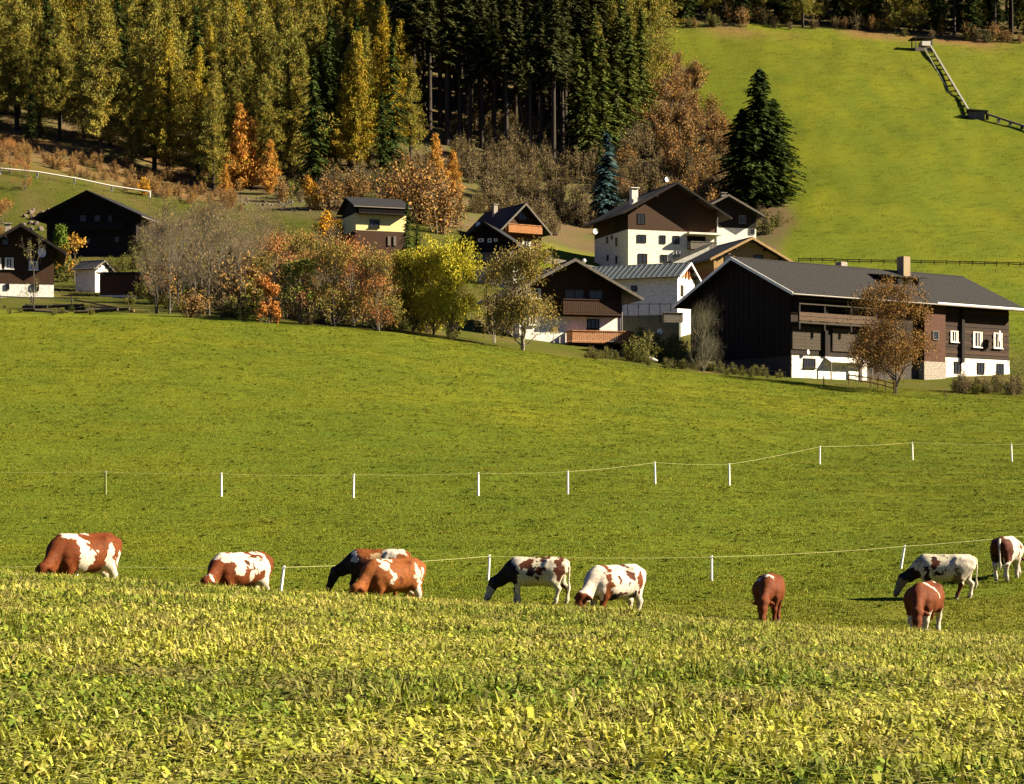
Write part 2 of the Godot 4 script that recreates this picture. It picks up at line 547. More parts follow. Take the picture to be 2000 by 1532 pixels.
func forests() -> void:
	var ga := Color(0.125, 0.130, 0.024)
	var gb := Color(0.250, 0.195, 0.030)
	var larch := []
	for i in 4: larch.append(make_conifer(100 + i, 0, 24.0, 4.0 + 0.6 * i, 0.05 + 0.04 * i, ga, gb))
	var gold := []
	for i in 3: gold.append(make_conifer(120 + i, 0, 22.0, 4.2, 0.07, Color(0.20, 0.175, 0.018), Color(0.34, 0.23, 0.022)))
	var orange := []
	for i in 2: orange.append(make_conifer(130 + i, 0, 12.0, 2.9, 0.06, Color(0.38, 0.21, 0.03), Color(0.44, 0.20, 0.045)))
	var spruce := []
	for i in 3: spruce.append(make_conifer(140 + i, 1, 24.0, 3.6 + 0.3 * i, 0.05, Color(0.030, 0.048, 0.012), Color(0.058, 0.080, 0.016)))
	var tall := []
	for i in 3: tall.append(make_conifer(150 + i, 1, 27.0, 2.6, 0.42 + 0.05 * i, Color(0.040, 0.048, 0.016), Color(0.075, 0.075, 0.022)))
	var Lg := "yellow green larches of the forest slope"
	var Ll := "tall yellow green larch in the dense forest above the white rail"
	# left forest: rows of larches with dark spruces between them
	var n := 0
	for row in 9:
		var dr := 322.0 + row * 11.0
		var step := 46.0 - row * 0.8
		var px := -60.0 + rng.randf() * 20.0
		while px < 830.0 - row * 6.0:
			var jit := rng.randf_range(-4, 4)
			var d := dr + jit
			var near := 342.0 - clampf(px, 0, 430) / 430.0 * 22.0
			if px > 430.0: near = 320.0 + (px - 430.0) / 400.0 * 26.0
			if d > near:
				var pn := noise.get_noise_2d(px * 0.11, row * 9.0)
				var k := rng.randf()
				if k < 0.12 + (0.3 if (px > 190 and px < 300 and row < 4) or (px > 560 and px < 660 and row < 4) else 0.0):
					plant(spruce[rng.randi() % 3], "spruce_tree", px + rng.randf_range(-14, 14), d, rng.randf_range(0.7, 1.08), "dark green spruce standing between the yellow green larches", "spruce tree", "dark spruces among the larches")
				elif k < 0.46 and (px > 620 or pn > 0.0):
					plant(gold[rng.randi() % 3], "larch_tree", px + rng.randf_range(-14, 14), d, rng.randf_range(0.8, 1.15), "golden yellow larch in the forest on the slope", "larch tree", "golden larches of the forest")
				else:
					plant(larch[rng.randi() % 4], "larch_tree", px + rng.randf_range(-14, 14), d, rng.randf_range(0.7, 1.22), Ll, "larch tree", Lg)
				n += 1
			px += step * rng.randf_range(0.75, 1.25)
	# the big golden larch whose boughs reach out over the dark gap, and its neighbours
	var big := make_conifer(171, 0, 27.0, 5.2, 0.12, Color(0.24, 0.19, 0.012), Color(0.33, 0.21, 0.014))
	plant(big, "larch_tree", 748, 344, 1.02, "broad golden larch with boughs reaching over the dark forest gap", "larch tree")
	plant(gold[0], "larch_tree", 700, 340, 1.0, "golden yellow larch in the forest on the slope", "larch tree", "golden larches of the forest")
	# orange larches at the foot of the forest
	for o in [[468, 326, 1.15, "slim orange larch glowing at the foot of the forest"], [490, 328, 0.95, "orange larch just beside the slim glowing one"], [528, 320, 0.72, "small loose orange larch beside the scree"], [440, 318, 0.40, "bright yellow little larch at the forest edge above the scree"], [850, 322, 0.86, "orange larch rising out of the thicket below the dark gap"], [884, 326, 0.66, "shorter orange larch behind the thicket below the dark gap"]]:
		plant(orange[n % 2], "larch_tree", o[0], o[1], o[2], o[3], "larch tree")
		n += 1
	for o in [[612, 326, 0.92, "dark spruce in front of the larches beside the orange ones"], [745, 333, 0.62, "dark green spruce above the small yellow walled house"], [60, 338, 0.42, "young dark spruce on the brown bank above the white rail"]]:
		plant(spruce[1], "spruce_tree", o[0], o[1], o[2], o[3], "spruce tree")
	# the dark gap: spruces on bare trunks
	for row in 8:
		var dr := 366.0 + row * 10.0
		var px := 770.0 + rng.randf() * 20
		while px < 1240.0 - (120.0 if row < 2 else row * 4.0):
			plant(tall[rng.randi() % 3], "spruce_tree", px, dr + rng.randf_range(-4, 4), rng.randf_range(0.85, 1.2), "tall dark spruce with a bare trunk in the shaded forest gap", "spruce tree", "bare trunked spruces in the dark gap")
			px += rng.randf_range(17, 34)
	# lit trees on the spur between the gap and the meadow
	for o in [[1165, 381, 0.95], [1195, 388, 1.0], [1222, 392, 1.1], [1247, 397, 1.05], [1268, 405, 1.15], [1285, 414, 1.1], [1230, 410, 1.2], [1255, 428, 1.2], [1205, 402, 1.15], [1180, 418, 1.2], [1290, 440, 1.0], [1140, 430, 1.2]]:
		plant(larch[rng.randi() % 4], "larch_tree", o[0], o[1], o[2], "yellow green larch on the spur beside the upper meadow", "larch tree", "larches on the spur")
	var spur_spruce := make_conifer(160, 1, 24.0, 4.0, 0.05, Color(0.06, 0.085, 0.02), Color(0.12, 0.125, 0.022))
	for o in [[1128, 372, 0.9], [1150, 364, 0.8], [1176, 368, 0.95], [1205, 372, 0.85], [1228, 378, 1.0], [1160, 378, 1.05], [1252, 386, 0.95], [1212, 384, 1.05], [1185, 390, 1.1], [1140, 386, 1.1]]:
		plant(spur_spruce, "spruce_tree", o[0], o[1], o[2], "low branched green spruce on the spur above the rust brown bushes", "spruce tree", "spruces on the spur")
	plant(spruce[0], "spruce_tree", 1190, 378, 0.62, "green spruce on the spur above the blue spruce", "spruce tree")
	# dark wood above the upper meadow
	for row in 4:
		var px := 1300.0
		while px < 2060.0:
			var base := treeline(px) + 4.0 + 5.0 * noise.get_noise_2d(px * 0.2, 3.0) + row * 8.0
			var pr = [spruce[0], spruce[2], tall[1], larch[1]][rng.randi() % 4]
			if row == 0 and rng.randf() < 0.3: pr = larch[rng.randi() % 4]
			plant(pr, "wood_tree", px, base + rng.randf_range(-2, 3), rng.randf_range(0.7, 1.05), "conifer in the dark wood along the top of the upper meadow", "conifer", "trees of the wood above the meadow")
			px += rng.randf_range(26, 48)
	# big twin spruce and the blue spruce
	var giant := make_conifer(181, 2, 24.0, 5.8, 0.02, Color(0.024, 0.042, 0.010), Color(0.052, 0.076, 0.014))
	plant(giant, "spruce_tree", 1484, 338, 0.95, "huge broad dark spruce standing alone on the upper meadow's edge", "spruce tree", "", 1.05)
	plant(giant, "spruce_tree", 1450, 337, 0.70, "smaller dark spruce close against the huge broad one", "spruce tree", "", 0.98)
	plant(giant, "spruce_tree", 1510, 340, 0.72, "dark spruce leaning into the huge one on its sunny side", "spruce tree", "", 0.98)
	var blue := make_conifer(182, 1, 15.0, 3.3, 0.02, Color(0.035, 0.070, 0.072), Color(0.060, 0.105, 0.100))
	plant(blue, "spruce_tree", 1186, 333, 1.04, "blue green spruce beside the white farmhouse", "spruce tree", "", 1.2)
	plant(spruce[1], "spruce_tree", 1172, 340, 0.5, "dark spruce tucked behind the blue green spruce", "spruce tree")
	plant(make_conifer(183, 0, 6.0, 1.1, 0.05, Color(0.09, 0.13, 0.02), Color(0.12, 0.16, 0.02)), "larch_tree", 118, 232, 1.0, "little light green conifer before the black timber house", "conifer")
	plant(spruce[1], "spruce_tree", 815, 240, 0.30, "short dark spruce beside the small yellow walled house", "spruce tree")
	plant(spruce[0], "spruce_tree", 795, 252, 0.34, "dark bushy spruce under the small yellow walled house", "spruce tree")

func bushes() -> void:
	var scrub := []
	for i in 3: scrub.append(make_bush(200 + i, 4.4, 3.4, 22, 40, 0.14, Color(0.085, 0.066, 0.024), Color(0.155, 0.110, 0.034)))
	var rust := []
	for i in 3: rust.append(make_bush(210 + i, 4.6, 4.0, 22, 50, 0.15, Color(0.19, 0.105, 0.03), Color(0.29, 0.16, 0.042)))
	var goldb := make_bush(220, 4.0, 3.0, 18, 70, 0.15, Color(0.42, 0.22, 0.015), Color(0.50, 0.26, 0.02))
	var olive := make_bush(221, 3.0, 3.2, 18, 60, 0.13, Color(0.09, 0.095, 0.016), Color(0.13, 0.12, 0.02))
	for i in 46:
		var px := rng.randf_range(540, 860)
		plant([olive, rust[i % 3], scrub[i % 3]][rng.randi() % 3], "edge_bush", px, rng.randf_range(306, 346), rng.randf_range(0.5, 1.3), "olive and russet brush along the foot of the golden larches", "bush", "brush at the foot of the golden larches")
	# scrub slope below the dark gap
	for i in 210:
		var px := rng.randf_range(890, 1290)
		var d := rng.randf_range(314, 384)
		if px > 1090 and d < 330: continue
		plant(scrub[rng.randi() % 3], "scrub_bush", px, d, rng.randf_range(0.7, 1.35), "grey brown scrub on the bank below the dark gap", "bush", "scrub below the dark gap")
	for i in 60:
		plant([scrub[i % 3], rust[i % 3]][rng.randi() % 2], "brush", rng.randf_range(1200, 1425), rng.randf_range(318, 376), rng.randf_range(0.5, 1.2), "brown brush on the bank behind the white farmhouse", "bush", "brush behind the white farmhouse")
	for i in 95:
		var d := rng.randf_range(332, 420)
		var px := edge_px(d) - rng.randf_range(-8, 150) - (60.0 if d < 350 else 0.0)
		if px > 1400.0 and d < 345.0: continue
		plant(rust[rng.randi() % 3], "rust_bush", px, d, rng.randf_range(0.8, 1.5), "rust brown bush along the left edge of the upper meadow", "bush", "rust brown bushes beside the upper meadow")
	for i in 170:
		var px := rng.randf_range(-20, 470)
		plant(rust[rng.randi() % 3], "bank_bush", px, rng.randf_range(307, 338) - px * 0.018, rng.randf_range(0.22, 0.55), "low russet brush on the bank above the white rail", "bush", "russet brush on the bank")
	for i in 60:
		var px := rng.randf_range(1310, 2010)
		plant([scrub[0], rust[0], olive][rng.randi() % 3], "wood_bush", px, treeline(px) + rng.randf_range(0, 9), rng.randf_range(0.5, 1.2), "shrub at the hem of the wood above the meadow", "bush", "shrubs at the hem of the wood")
	for o in [[1150, 372, 1.2], [1125, 376, 0.7], [700, 292, 0.85], [1345, 378, 0.7], [1215, 318, 0.9], [280, 302, 0.8], [600, 318, 1.0]]:
		plant(goldb, "golden_bush", o[0], o[1], o[2], "golden orange bush glowing among the brown scrub", "bush", "golden bushes")
	# thicket between the village houses: autumn leaves
	for o in [[830, 292, 2.0], [860, 286, 1.8], [790, 292, 1.9], [760, 300, 1.8], [880, 296, 1.6], [815, 306, 2.0], [850, 308, 1.9], [690, 302, 1.4], [640, 300, 1.3]]:
		plant(rust[rng.randi() % 3], "rust_bush", o[0], o[1], o[2], "tall rust brown bush behind the small yellow walled house", "bush", "rust brown bushes behind the yellow house")
	for o in [[640, 270, 1.3], [660, 262, 1.1], [615, 300, 1.2]]:
		plant(goldb, "golden_bush", o[0], o[1], o[2], "yellow orange bush beside the small yellow walled house", "bush", "golden bushes by the yellow house")
	for o in [[1496, 322, 1.3], [1520, 326, 0.9]]:
		plant(olive, "green_bush", o[0], o[1], o[2], "olive bush under the huge spruce", "bush", "olive bushes under the huge spruce")
	# hedge along the upper rim of the pasture
	for i in 46:
		var px := rng.randf_range(1130, 1530)
		plant(olive, "rim_weed", px, 186.0 + (px - 1130) * 0.004 + rng.randf_range(-3, 6), rng.randf_range(0.16, 0.42), "low weeds along the rim of the pasture before the barn", "weeds", "weeds along the pasture rim")
	for i in 26:
		var px := rng.randf_range(1860, 2020)
		plant([olive, scrub[1]][i % 2], "garden_bush", px, rng.randf_range(184, 192), rng.randf_range(0.22, 0.5), "garden shrub in front of the barn's white wall", "bush", "garden shrubs before the white wall")
	for o in [[1238, 190, 0.9], [1262, 193, 1.05], [1285, 196, 1.1], [1310, 196, 1.0], [1322, 203, 0.9], [1250, 203, 1.0]]:
		plant(olive, "green_bush", o[0], o[1], o[2], "green garden bush between the wooden terrace and the barn", "bush", "green bushes beside the terrace")
	for i in 38:
		var px := rng.randf_range(300, 770)
		plant([rust[i % 3], scrub[i % 3], scrub[0], olive][rng.randi() % 4], "thicket_shrub", px, rng.randf_range(186, 232), rng.randf_range(0.9, 1.7), "tall autumn shrub grown among the bare trees of the thicket", "bush", "autumn shrubs of the thicket")
	for i in 30:
		var px := rng.randf_range(400, 950)
		plant([olive, scrub[2]][rng.randi() % 2], "thicket_bush", px, 180.0 + rng.randf_range(0, 18), rng.randf_range(0.35, 0.8), "dark undergrowth at the foot of the bare thicket", "bush", "undergrowth of the thicket")
	plant(rust[0], "rust_bush", 372, 181, 0.62, "russet bush at the left foot of the bare thicket", "bush", "", 0.9)
	for o in [[280, 205, 0.8], [305, 198, 0.7], [255, 196, 0.45], [330, 192, 0.5], [125, 226, 0.7], [140, 232, 0.8], [290, 250, 1.2], [300, 235, 1.0], [180, 247, 0.5], [215, 248, 0.6], [240, 246, 0.7], [262, 247, 1.0], [155, 247, 0.6], [275, 262, 1.3], [200, 236, 0.5], [230, 232, 0.6]]:
		plant(olive, "green_bush", o[0], o[1], o[2], "dark green bush beside the brown sheds", "bush", "green bushes by the sheds")
	for i in 18:
		plant(olive, "rim_weed", rng.randf_range(0, 260), rng.randf_range(178, 186), rng.randf_range(0.12, 0.25), "low weeds by the old logs at the top of the pasture", "weeds", "weeds by the old logs")

func broadleaves() -> void:
	var grey := Color(0.15, 0.105, 0.05)
	var bare := []
	for i in 4: bare.append(make_broadleaf(300 + i, 10.5, 1.6 + 0.5 * i, 0.50, 5, 0.45, 0.09, grey, Color(0.20, 0.13, 0.05), 1 + i % 2, "pale_bark", 0.66, 3))
	var redt := make_broadleaf(310, 9.0, 0.9, 0.45, 4, 1.8, 0.11, Color(0.30, 0.10, 0.035), Color(0.34, 0.17, 0.04), 2, "pale_bark", 0.75)
	var olivet := make_broadleaf(311, 9.0, 0.9, 0.5, 4, 2.0, 0.12, Color(0.13, 0.12, 0.02), Color(0.22, 0.15, 0.03), 3, "pale_bark", 0.8)
	for i in 50:
		var px := 292.0 + 470.0 * (i + rng.randf()) / 50.0
		var d := rng.randf_range(181, 226)
		var sc := rng.randf_range(0.7, 1.1) * (1.0 if px < 640.0 else 0.85)
		var k := rng.randf()
		if (k < 0.45 and px < 640) or px < 500:
			plant(bare[i % 4], "bare_tree", px, d, sc, "slender leafless grey tree in the thicket beyond the pasture", "tree", "bare trees of the thicket")
		elif k < 0.78:
			plant(redt, "russet_tree", px, d, sc * 0.9, "slender tree with russet leaves in the thicket", "tree", "russet trees of the thicket")
		else:
			plant(olivet, "olive_tree", px, d, sc * 0.85, "slender tree with olive yellow leaves in the thicket", "tree", "olive trees of the thicket")
	plant(make_broadleaf(312, 5.5, 1.4, 0.6, 4, 3.0, 0.16, Color(0.34, 0.12, 0.03), Color(0.40, 0.18, 0.04), 2, "pale_bark", 0.8), "orange_tree", 522, 179, 0.75, "small vivid orange tree in front of the bare thicket", "tree")
	plant(make_broadleaf(313, 6.0, 1.0, 0.55, 4, 2.0, 0.12, Color(0.10, 0.12, 0.02), Color(0.17, 0.16, 0.03), 2, "pale_bark", 0.9), "olive_tree", 590, 182, 1.0, "dark olive leaved tree in front of the bare thicket", "tree")
	plant(olivet, "olive_tree", 650, 181, 0.9, "loose yellow olive tree right of the dark olive one", "tree")
	plant(redt, "russet_tree", 690, 184, 0.95, "russet leaved tree below the small yellow walled house", "tree")
	plant(olivet, "olive_tree", 735, 182, 0.85, "olive yellow tree touching the bright yellow tree", "tree")
	plant(make_broadleaf(330, 9.8, 0.9, 0.62, 5, 3.4, 0.12, Color(0.30, 0.27, 0.018), Color(0.48, 0.42, 0.03), 2, "pale_bark", 0.60, 5), "yellow_tree", 884, 186, 0.95, "bright yellow tree between thicket and village, sunlit and loose", "tree")
	plant(make_broadleaf(331, 9.8, 0.9, 0.6, 5, 3.0, 0.12, Color(0.30, 0.26, 0.018), Color(0.44, 0.37, 0.03), 2, "pale_bark", 0.55, 5), "yellow_tree", 846, 188, 0.92, "tall yellow green tree standing close behind the bright yellow one", "tree")
	plant(make_broadleaf(321, 8.6, 0.6, 0.7, 5, 3.0, 0.13, Color(0.18, 0.17, 0.016), Color(0.28, 0.24, 0.02), 3, "pale_bark", 0.66, 5), "yellow_tree", 806, 190, 0.9, "duller olive yellow tree leaning on the bright yellow one", "tree")
	plant(make_broadleaf(322, 10.4, 1.8, 0.65, 5, 2.2, 0.12, Color(0.14, 0.11, 0.02), Color(0.25, 0.18, 0.035), 3, "birch_bark", 0.82, 5), "birch_tree", 1018, 184, 0.98, "pale stemmed birch with brownish yellow leaves before the middle chalet", "tree")
	plant(make_broadleaf(323, 8.0, 2.4, 0.6, 4, 1.6, 0.14, Color(0.13, 0.10, 0.02), Color(0.20, 0.15, 0.03), 2, "birch_bark", 0.6), "birch_tree", 968, 190, 0.95, "thin birch beside the pale stemmed birch", "tree")
	plant(make_broadleaf(324, 10.0, 1.3, 0.72, 6, 2.4, 0.085, Color(0.15, 0.085, 0.025), Color(0.27, 0.145, 0.04), 1, "dark_bark", 0.85, 8), "brown_tree", 1750, 180, 1.03, "round brown leaved tree standing before the long barn", "tree")
	plant(make_broadleaf(325, 7.6, 0.6, 0.75, 6, 0.0, 0.12, grey, grey, 3, "olive_bark", 0.6, 4), "bare_tree", 1372, 188, 0.96, "bare drooping shrubby tree against the barn's black gable", "tree")
	plant(make_broadleaf(326, 7.0, 2.6, 0.5, 4, 0.3, 0.12, Color(0.15, 0.14, 0.03), Color(0.2, 0.18, 0.03), 1, "pale_bark", 0.7), "bare_tree", 66, 184, 0.97, "thin young bare tree before the brown house's white base", "tree")
	plant(make_broadleaf(327, 6.0, 1.0, 0.7, 4, 1.5, 0.16, Color(0.3, 0.16, 0.02), Color(0.36, 0.2, 0.03), 1, "pale_bark", 0.8), "orange_tree", 145, 226, 0.9, "thin orange leaved tree beside the grey hut", "tree")
	plant(bare[1], "bare_tree", 1490, 322, 0.5, "small bare tree at the foot of the huge spruce", "tree")
	for o in [[20, 300, 0.6], [48, 292, 0.5], [5, 270, 0.7]]:
		plant(redt, "russet_tree", o[0], o[1], o[2], "small russet tree on the slope behind the brown house", "tree", "russet trees behind the brown house")

# ---------------------------------------------------------------- grass
func blade(mb: MB, p: Vector3, az: float, h: float, w: float, lean: float, shade: Color) -> void:
	var f := Vector3(cos(az), 0, sin(az))
	var s := Vector3(-f.z, 0, f.x) * w * 0.5
	var a := p + f * lean * h * 0.35 + Vector3(0, h * 0.6, 0)
	var e := p + f * lean * h + Vector3(0, h * (1.0 - lean * 0.35), 0)
	mb.col = shade
	mb.quad(p - s * 0.6, p + s * 0.6, a + s, a - s)
	mb.tri(a - s, a + s, e)

func tuft(sd: int, blades: int, rad: float, h: float, w: float, lean: float) -> ArrayMesh:
	var r := RandomNumberGenerator.new()
	r.seed = sd
	var mb := MB.new()
	for i in blades:
		var az := r.randf_range(0, TAU)
		var p := Vector3(cos(az), 0, sin(az)) * rad * sqrt(r.randf())
		var k := r.randf_range(0.55, 1.25)
		var c := Color(k, k * r.randf_range(0.88, 1.05), k * r.randf_range(0.5, 1.3))
		if r.randf() < 0.16: c = Color(1.7, 1.35, 1.9)
		blade(mb, p - Vector3(0, 0.02, 0), r.randf_range(0, TAU), h * r.randf_range(0.5, 1.2), w * r.randf_range(0.6, 1.3), lean * r.randf_range(0.2, 1.2), c)
	return mb.mesh()

func scatter(called: String, label: String, mesh: Mesh, m: Material, count: int, d0: float, d1: float, bias: float, s0: float, s1: float, ca: Color, cb: Color, cc: Color) -> void:
	var mm := MultiMesh.new()
	mm.transform_format = MultiMesh.TRANSFORM_3D
	mm.use_colors = true
	mm.mesh = mesh
	var ts := []
	var cs := []
	for i in count:
		var f := pow(rng.randf(), bias)
		var d := sqrt(lerpf(d0 * d0, d1 * d1, f))
		var x := rng.randf_range(-0.275, 0.275) * d
		var n1 := noise.get_noise_2d(x * 5.0, d * 5.0)
		var n2 := noise2.get_noise_2d(x * 1.4, d * 2.0 + 70)
		if rng.randf() < n1 * 0.9 - 0.1: continue
		var px := 1000.0 + FOC * x / d
		if d > 176.0 + px * 0.006: continue
		var s := rng.randf_range(s0, s1)
		var b := Basis(Vector3.UP, rng.randf_range(0, TAU)).scaled(Vector3(s, s * rng.randf_range(0.55, 1.35) * (1.0 + 0.7 * n1), s))
		ts.append(Transform3D(b, Vector3(x, H(x, d), -d)))
		var c := ca.lerp(cb, clampf(rng.randf() * 0.8 + n2 * 0.7 + 0.1, 0, 1))
		if rng.randf() < 0.10 + n2 * 0.25: c = c.lerp(cc, 0.8)
		if d < 48.0:
			var br := noise.get_noise_2d(x * 14.0 + 40, d * 9.0)
			if br > 0.30: c = c.lerp(Color(0.20, 0.15, 0.065), 0.45)
		var k := rng.randf_range(0.65, 1.25)
		cs.append(Color(c.r * k, c.g * k, c.b * k))
	mm.instance_count = ts.size()
	for i in ts.size():
		mm.set_instance_transform(i, ts[i])
		mm.set_instance_color(i, cs[i])
	var o := MultiMeshInstance3D.new()
	o.name = called
	o.multimesh = mm
	o.material_override = m
	add_child(o)
	o.set_meta("kind", "stuff")
	tag(o, label, "grass")

# a low plant of arching oval leaves
func rosette(sd: int, leaves: int, len_: float, wid: float) -> ArrayMesh:
	var r := RandomNumberGenerator.new()
	r.seed = sd
	var mb := MB.new()
	for i in leaves:
		var az := TAU * (i + r.randf()) / leaves
		var f := Vector3(cos(az), 0, sin(az))
		var s := Vector3(-f.z, r.randf_range(-0.3, 0.3), f.x) * wid * 0.5 * r.randf_range(0.7, 1.2)
		var l := len_ * r.randf_range(0.6, 1.2)
		var el := r.randf_range(0.5, 1.25)
		var p0 := Vector3(0, -0.02, 0) + f * 0.01
		var p1 := p0 + f * l * 0.35 * cos(el) + Vector3(0, l * 0.5 * sin(el), 0)
		var p2 := p0 + f * l * 0.75 * cos(el * 0.8) + Vector3(0, l * 0.72 * sin(el), 0)
		var p3 := p0 + f * l * 1.1 * cos(el * 0.7) + Vector3(0, l * 0.6 * sin(el), 0)
		var k := r.randf_range(0.6, 1.3)
		mb.col = Color(k, k * r.randf_range(0.9, 1.05), k * r.randf_range(0.6, 1.3))
		mb.tri(p0, p1 + s, p1 - s)
		mb.quad(p1 - s, p1 + s, p2 + s * 0.9, p2 - s * 0.9)
		mb.tri(p2 - s * 0.9, p2 + s * 0.9, p3)
	return mb.mesh()

func grass() -> void:
	var ga := Color(0.135, 0.170, 0.015)
	var gb := Color(0.36, 0.355, 0.055)
	var gc := Color(0.52, 0.45, 0.14)
	for i in 3:
		scatter(["meadow_grass", "meadow_leaves", "meadow_blades"][i], ["lush yellow green grass of the near meadow", "broad lime leaves among the near meadow grass", "pale curling blades in the near meadow"][i],
			[tuft(400, 15, 0.10, 0.14, 0.019, 1.1), rosette(401, 8, 0.155, 0.040), tuft(402, 9, 0.12, 0.17, 0.016, 1.3)][i], M.grass, [50000, 62000, 26000][i], 9.0, 47.0, 1.25, 0.7, 1.35, [ga, Color(0.12, 0.19, 0.026), Color(0.22, 0.23, 0.05)][i], gb, gc)
	hill_grass()
	for i in 2:
		scatter(["pasture_grass", "pasture_tufts"][i], ["short green turf of the pasture around the cattle", "darker grass tufts across the rising pasture"][i],
			[tuft(410, 22, 0.32, 0.055, 0.022, 1.0), tuft(411, 18, 0.22, 0.08, 0.024, 1.0)][i], M.grass, [130000, 22000][i], 42.0, 188.0, 1.1, 0.8, 1.5, [Color(0.122, 0.150, 0.013), Color(0.095, 0.125, 0.013)][i], [Color(0.190, 0.198, 0.016), Color(0.165, 0.175, 0.015)][i], Color(0.23, 0.215, 0.032))
	scatter("pasture_weeds", "darker leafy weed clumps dotted over the pasture", rosette(415, 11, 0.20, 0.07), M.grass, 2500, 55.0, 185.0, 1.0, 0.5, 1.0, Color(0.09, 0.125, 0.014), Color(0.13, 0.17, 0.018), Color(0.15, 0.12, 0.03))

func hill_grass() -> void:
	var mm := MultiMesh.new()
	mm.transform_format = MultiMesh.TRANSFORM_3D
	mm.use_colors = true
	mm.mesh = tuft(420, 20, 0.6, 0.10, 0.05, 1.0)
	var ts := []
	var cs := []
	for i in 70000:
		var d := sqrt(lerpf(205.0 * 205.0, 458.0 * 458.0, rng.randf()))
		var x := rng.randf_range(-0.27, 0.30) * d
		var px := 1000.0 + FOC * x / d
		if d > 302.0 and px < edge_px(d): continue
		if d < 302.0 and px > 1330.0 and px < 1560.0 and d < 255.0: continue
		var c := ground_color(x, d)
		var k := rng.randf_range(0.6, 1.5)
		var s := rng.randf_range(0.7, 1.5)
		ts.append(Transform3D(Basis(Vector3.UP, rng.randf() * TAU).scaled(Vector3(s, s, s)), Vector3(x, H(x, d), -d)))
		cs.append(Color(c.r * k * 0.98, c.g * k * 1.05, c.b * k * 1.3))
	mm.instance_count = ts.size()
	for i in ts.size():
		mm.set_instance_transform(i, ts[i])
		mm.set_instance_color(i, cs[i])
	var o := MultiMeshInstance3D.new()
	o.name = "hill_grass"
	o.multimesh = mm
	o.material_override = M.grass
	add_child(o)
	o.set_meta("kind", "stuff")
	tag(o, "grass of the upper meadow and the village slope", "grass")

# ---------------------------------------------------------------- buildings
# A house stands with its gable at local z = 0 facing +z; W wide, L long. Sides: f gable, l and r long sides.
func side(W: float, L: float, s: String) -> Transform3D:
	if s == "l": return Transform3D(Basis(Vector3(0, 0, 1), Vector3.UP, Vector3(-1, 0, 0)), Vector3(-W / 2, 0, -L))
	if s == "r": return Transform3D(Basis(Vector3(0, 0, -1), Vector3.UP, Vector3(1, 0, 0)), Vector3(W / 2, 0, 0))
	return Transform3D.IDENTITY

# where the line of sight through a photo pixel meets a facade (the facade lends the distance)
func fp(root: Node3D, t: Transform3D, px: float, py: float) -> Vector2:
	var g := root.transform * t
	var n := g.basis.z
	var dir := P(px, py, 1.0)
	var hit := dir * (n.dot(g.origin) / n.dot(dir))
	var q := g.affine_inverse() * hit
	return Vector2(q.x, q.y)

func body(root: Node3D, W: float, L: float, y0: float, y1: float, m: Material, called := "wall") -> void:
	var mb := MB.new()
	mb.bx(-W / 2, W / 2, y0, y1, -L, 0)
	part(called, mb, m, root)

func gable_body(root: Node3D, W: float, L: float, y0: float, y1: float, yr: float, m: Material, called := "gable_wall", out := 0.03) -> void:
	var w := W / 2 + out
	var mb := MB.new()
	var k := (yr - y1) / (W / 2)
	mb.prism([Vector2(-w, y0), Vector2(w, y0), Vector2(w, y1 - k * out), Vector2(0, yr), Vector2(-w, y1 - k * out)], -L - out, out)
	part(called, mb, m, root)

func gable_roof(root: Node3D, W: float, L: float, y1: float, yr: float, ox: float, of: float, ob: float, m: Material, trim: Material, th := 0.22) -> MeshInstance3D:
	var k := (yr - y1) / (W / 2)
	var ex := W / 2 + ox
	var ey := y1 - k * ox
	var mb := MB.new()
	mb.prism([Vector2(0, yr), Vector2(ex, ey), Vector2(ex, ey + th), Vector2(0, yr + th)], -L - ob, of)
	mb.prism([Vector2(0, yr), Vector2(0, yr + th), Vector2(-ex, ey + th), Vector2(-ex, ey)], -L - ob, of)
	var r := part("roof", mb, m, root)
	for s in [-1.0, 1.0]:
		var b := MB.new()
		var a := [Vector2(0, yr - 0.06), Vector2(s * (ex + 0.02), ey - 0.06), Vector2(s * (ex + 0.02), ey + th + 0.03), Vector2(0, yr + th + 0.03)]
		if s < 0.0: a.reverse()
		b.prism(a, of + 0.003, of + 0.06)
		part("verge_board", b, trim, r)
		var g := MB.new()
		g.tube([Vector3(s * (ex + 0.07), ey + 0.08, of), Vector3(s * (ex + 0.07), ey + 0.08, -L - ob)], [0.07, 0.07], 6)
		part("gutter", g, M.gutter, r)
	var rg := MB.new()
	rg.prism([Vector2(-0.16, yr + th - 0.05), Vector2(0, yr + th), Vector2(0.16, yr + th - 0.05), Vector2(0, yr + th + 0.06)], -L - ob, of)
	part("ridge_cap", rg, m, r)
	# exposed purlin ends under the verge
	for f in [-0.9, -0.45, 0.0, 0.45, 0.9]:
		var x: float = f * W / 2
		var y: float = yr - absf(x) * k
		var pb := MB.new()
		pb.bx(x - 0.1, x + 0.1, y - 0.30, y - 0.02, 0.02, of - 0.08)
		part("purlin", pb, M.black_wood, r)
	return r

func window(root: Node3D, t: Transform3D, px0: float, py0: float, px1: float, py1: float, fm := "white_paint", bars := 1, sill := true, shut := "") -> MeshInstance3D:
	var a := fp(root, t, px0, py1)
	var b := fp(root, t, px1, py0)
	return window_m(root, t, a.x, a.y, b.x, b.y, fm, bars, sill, shut)

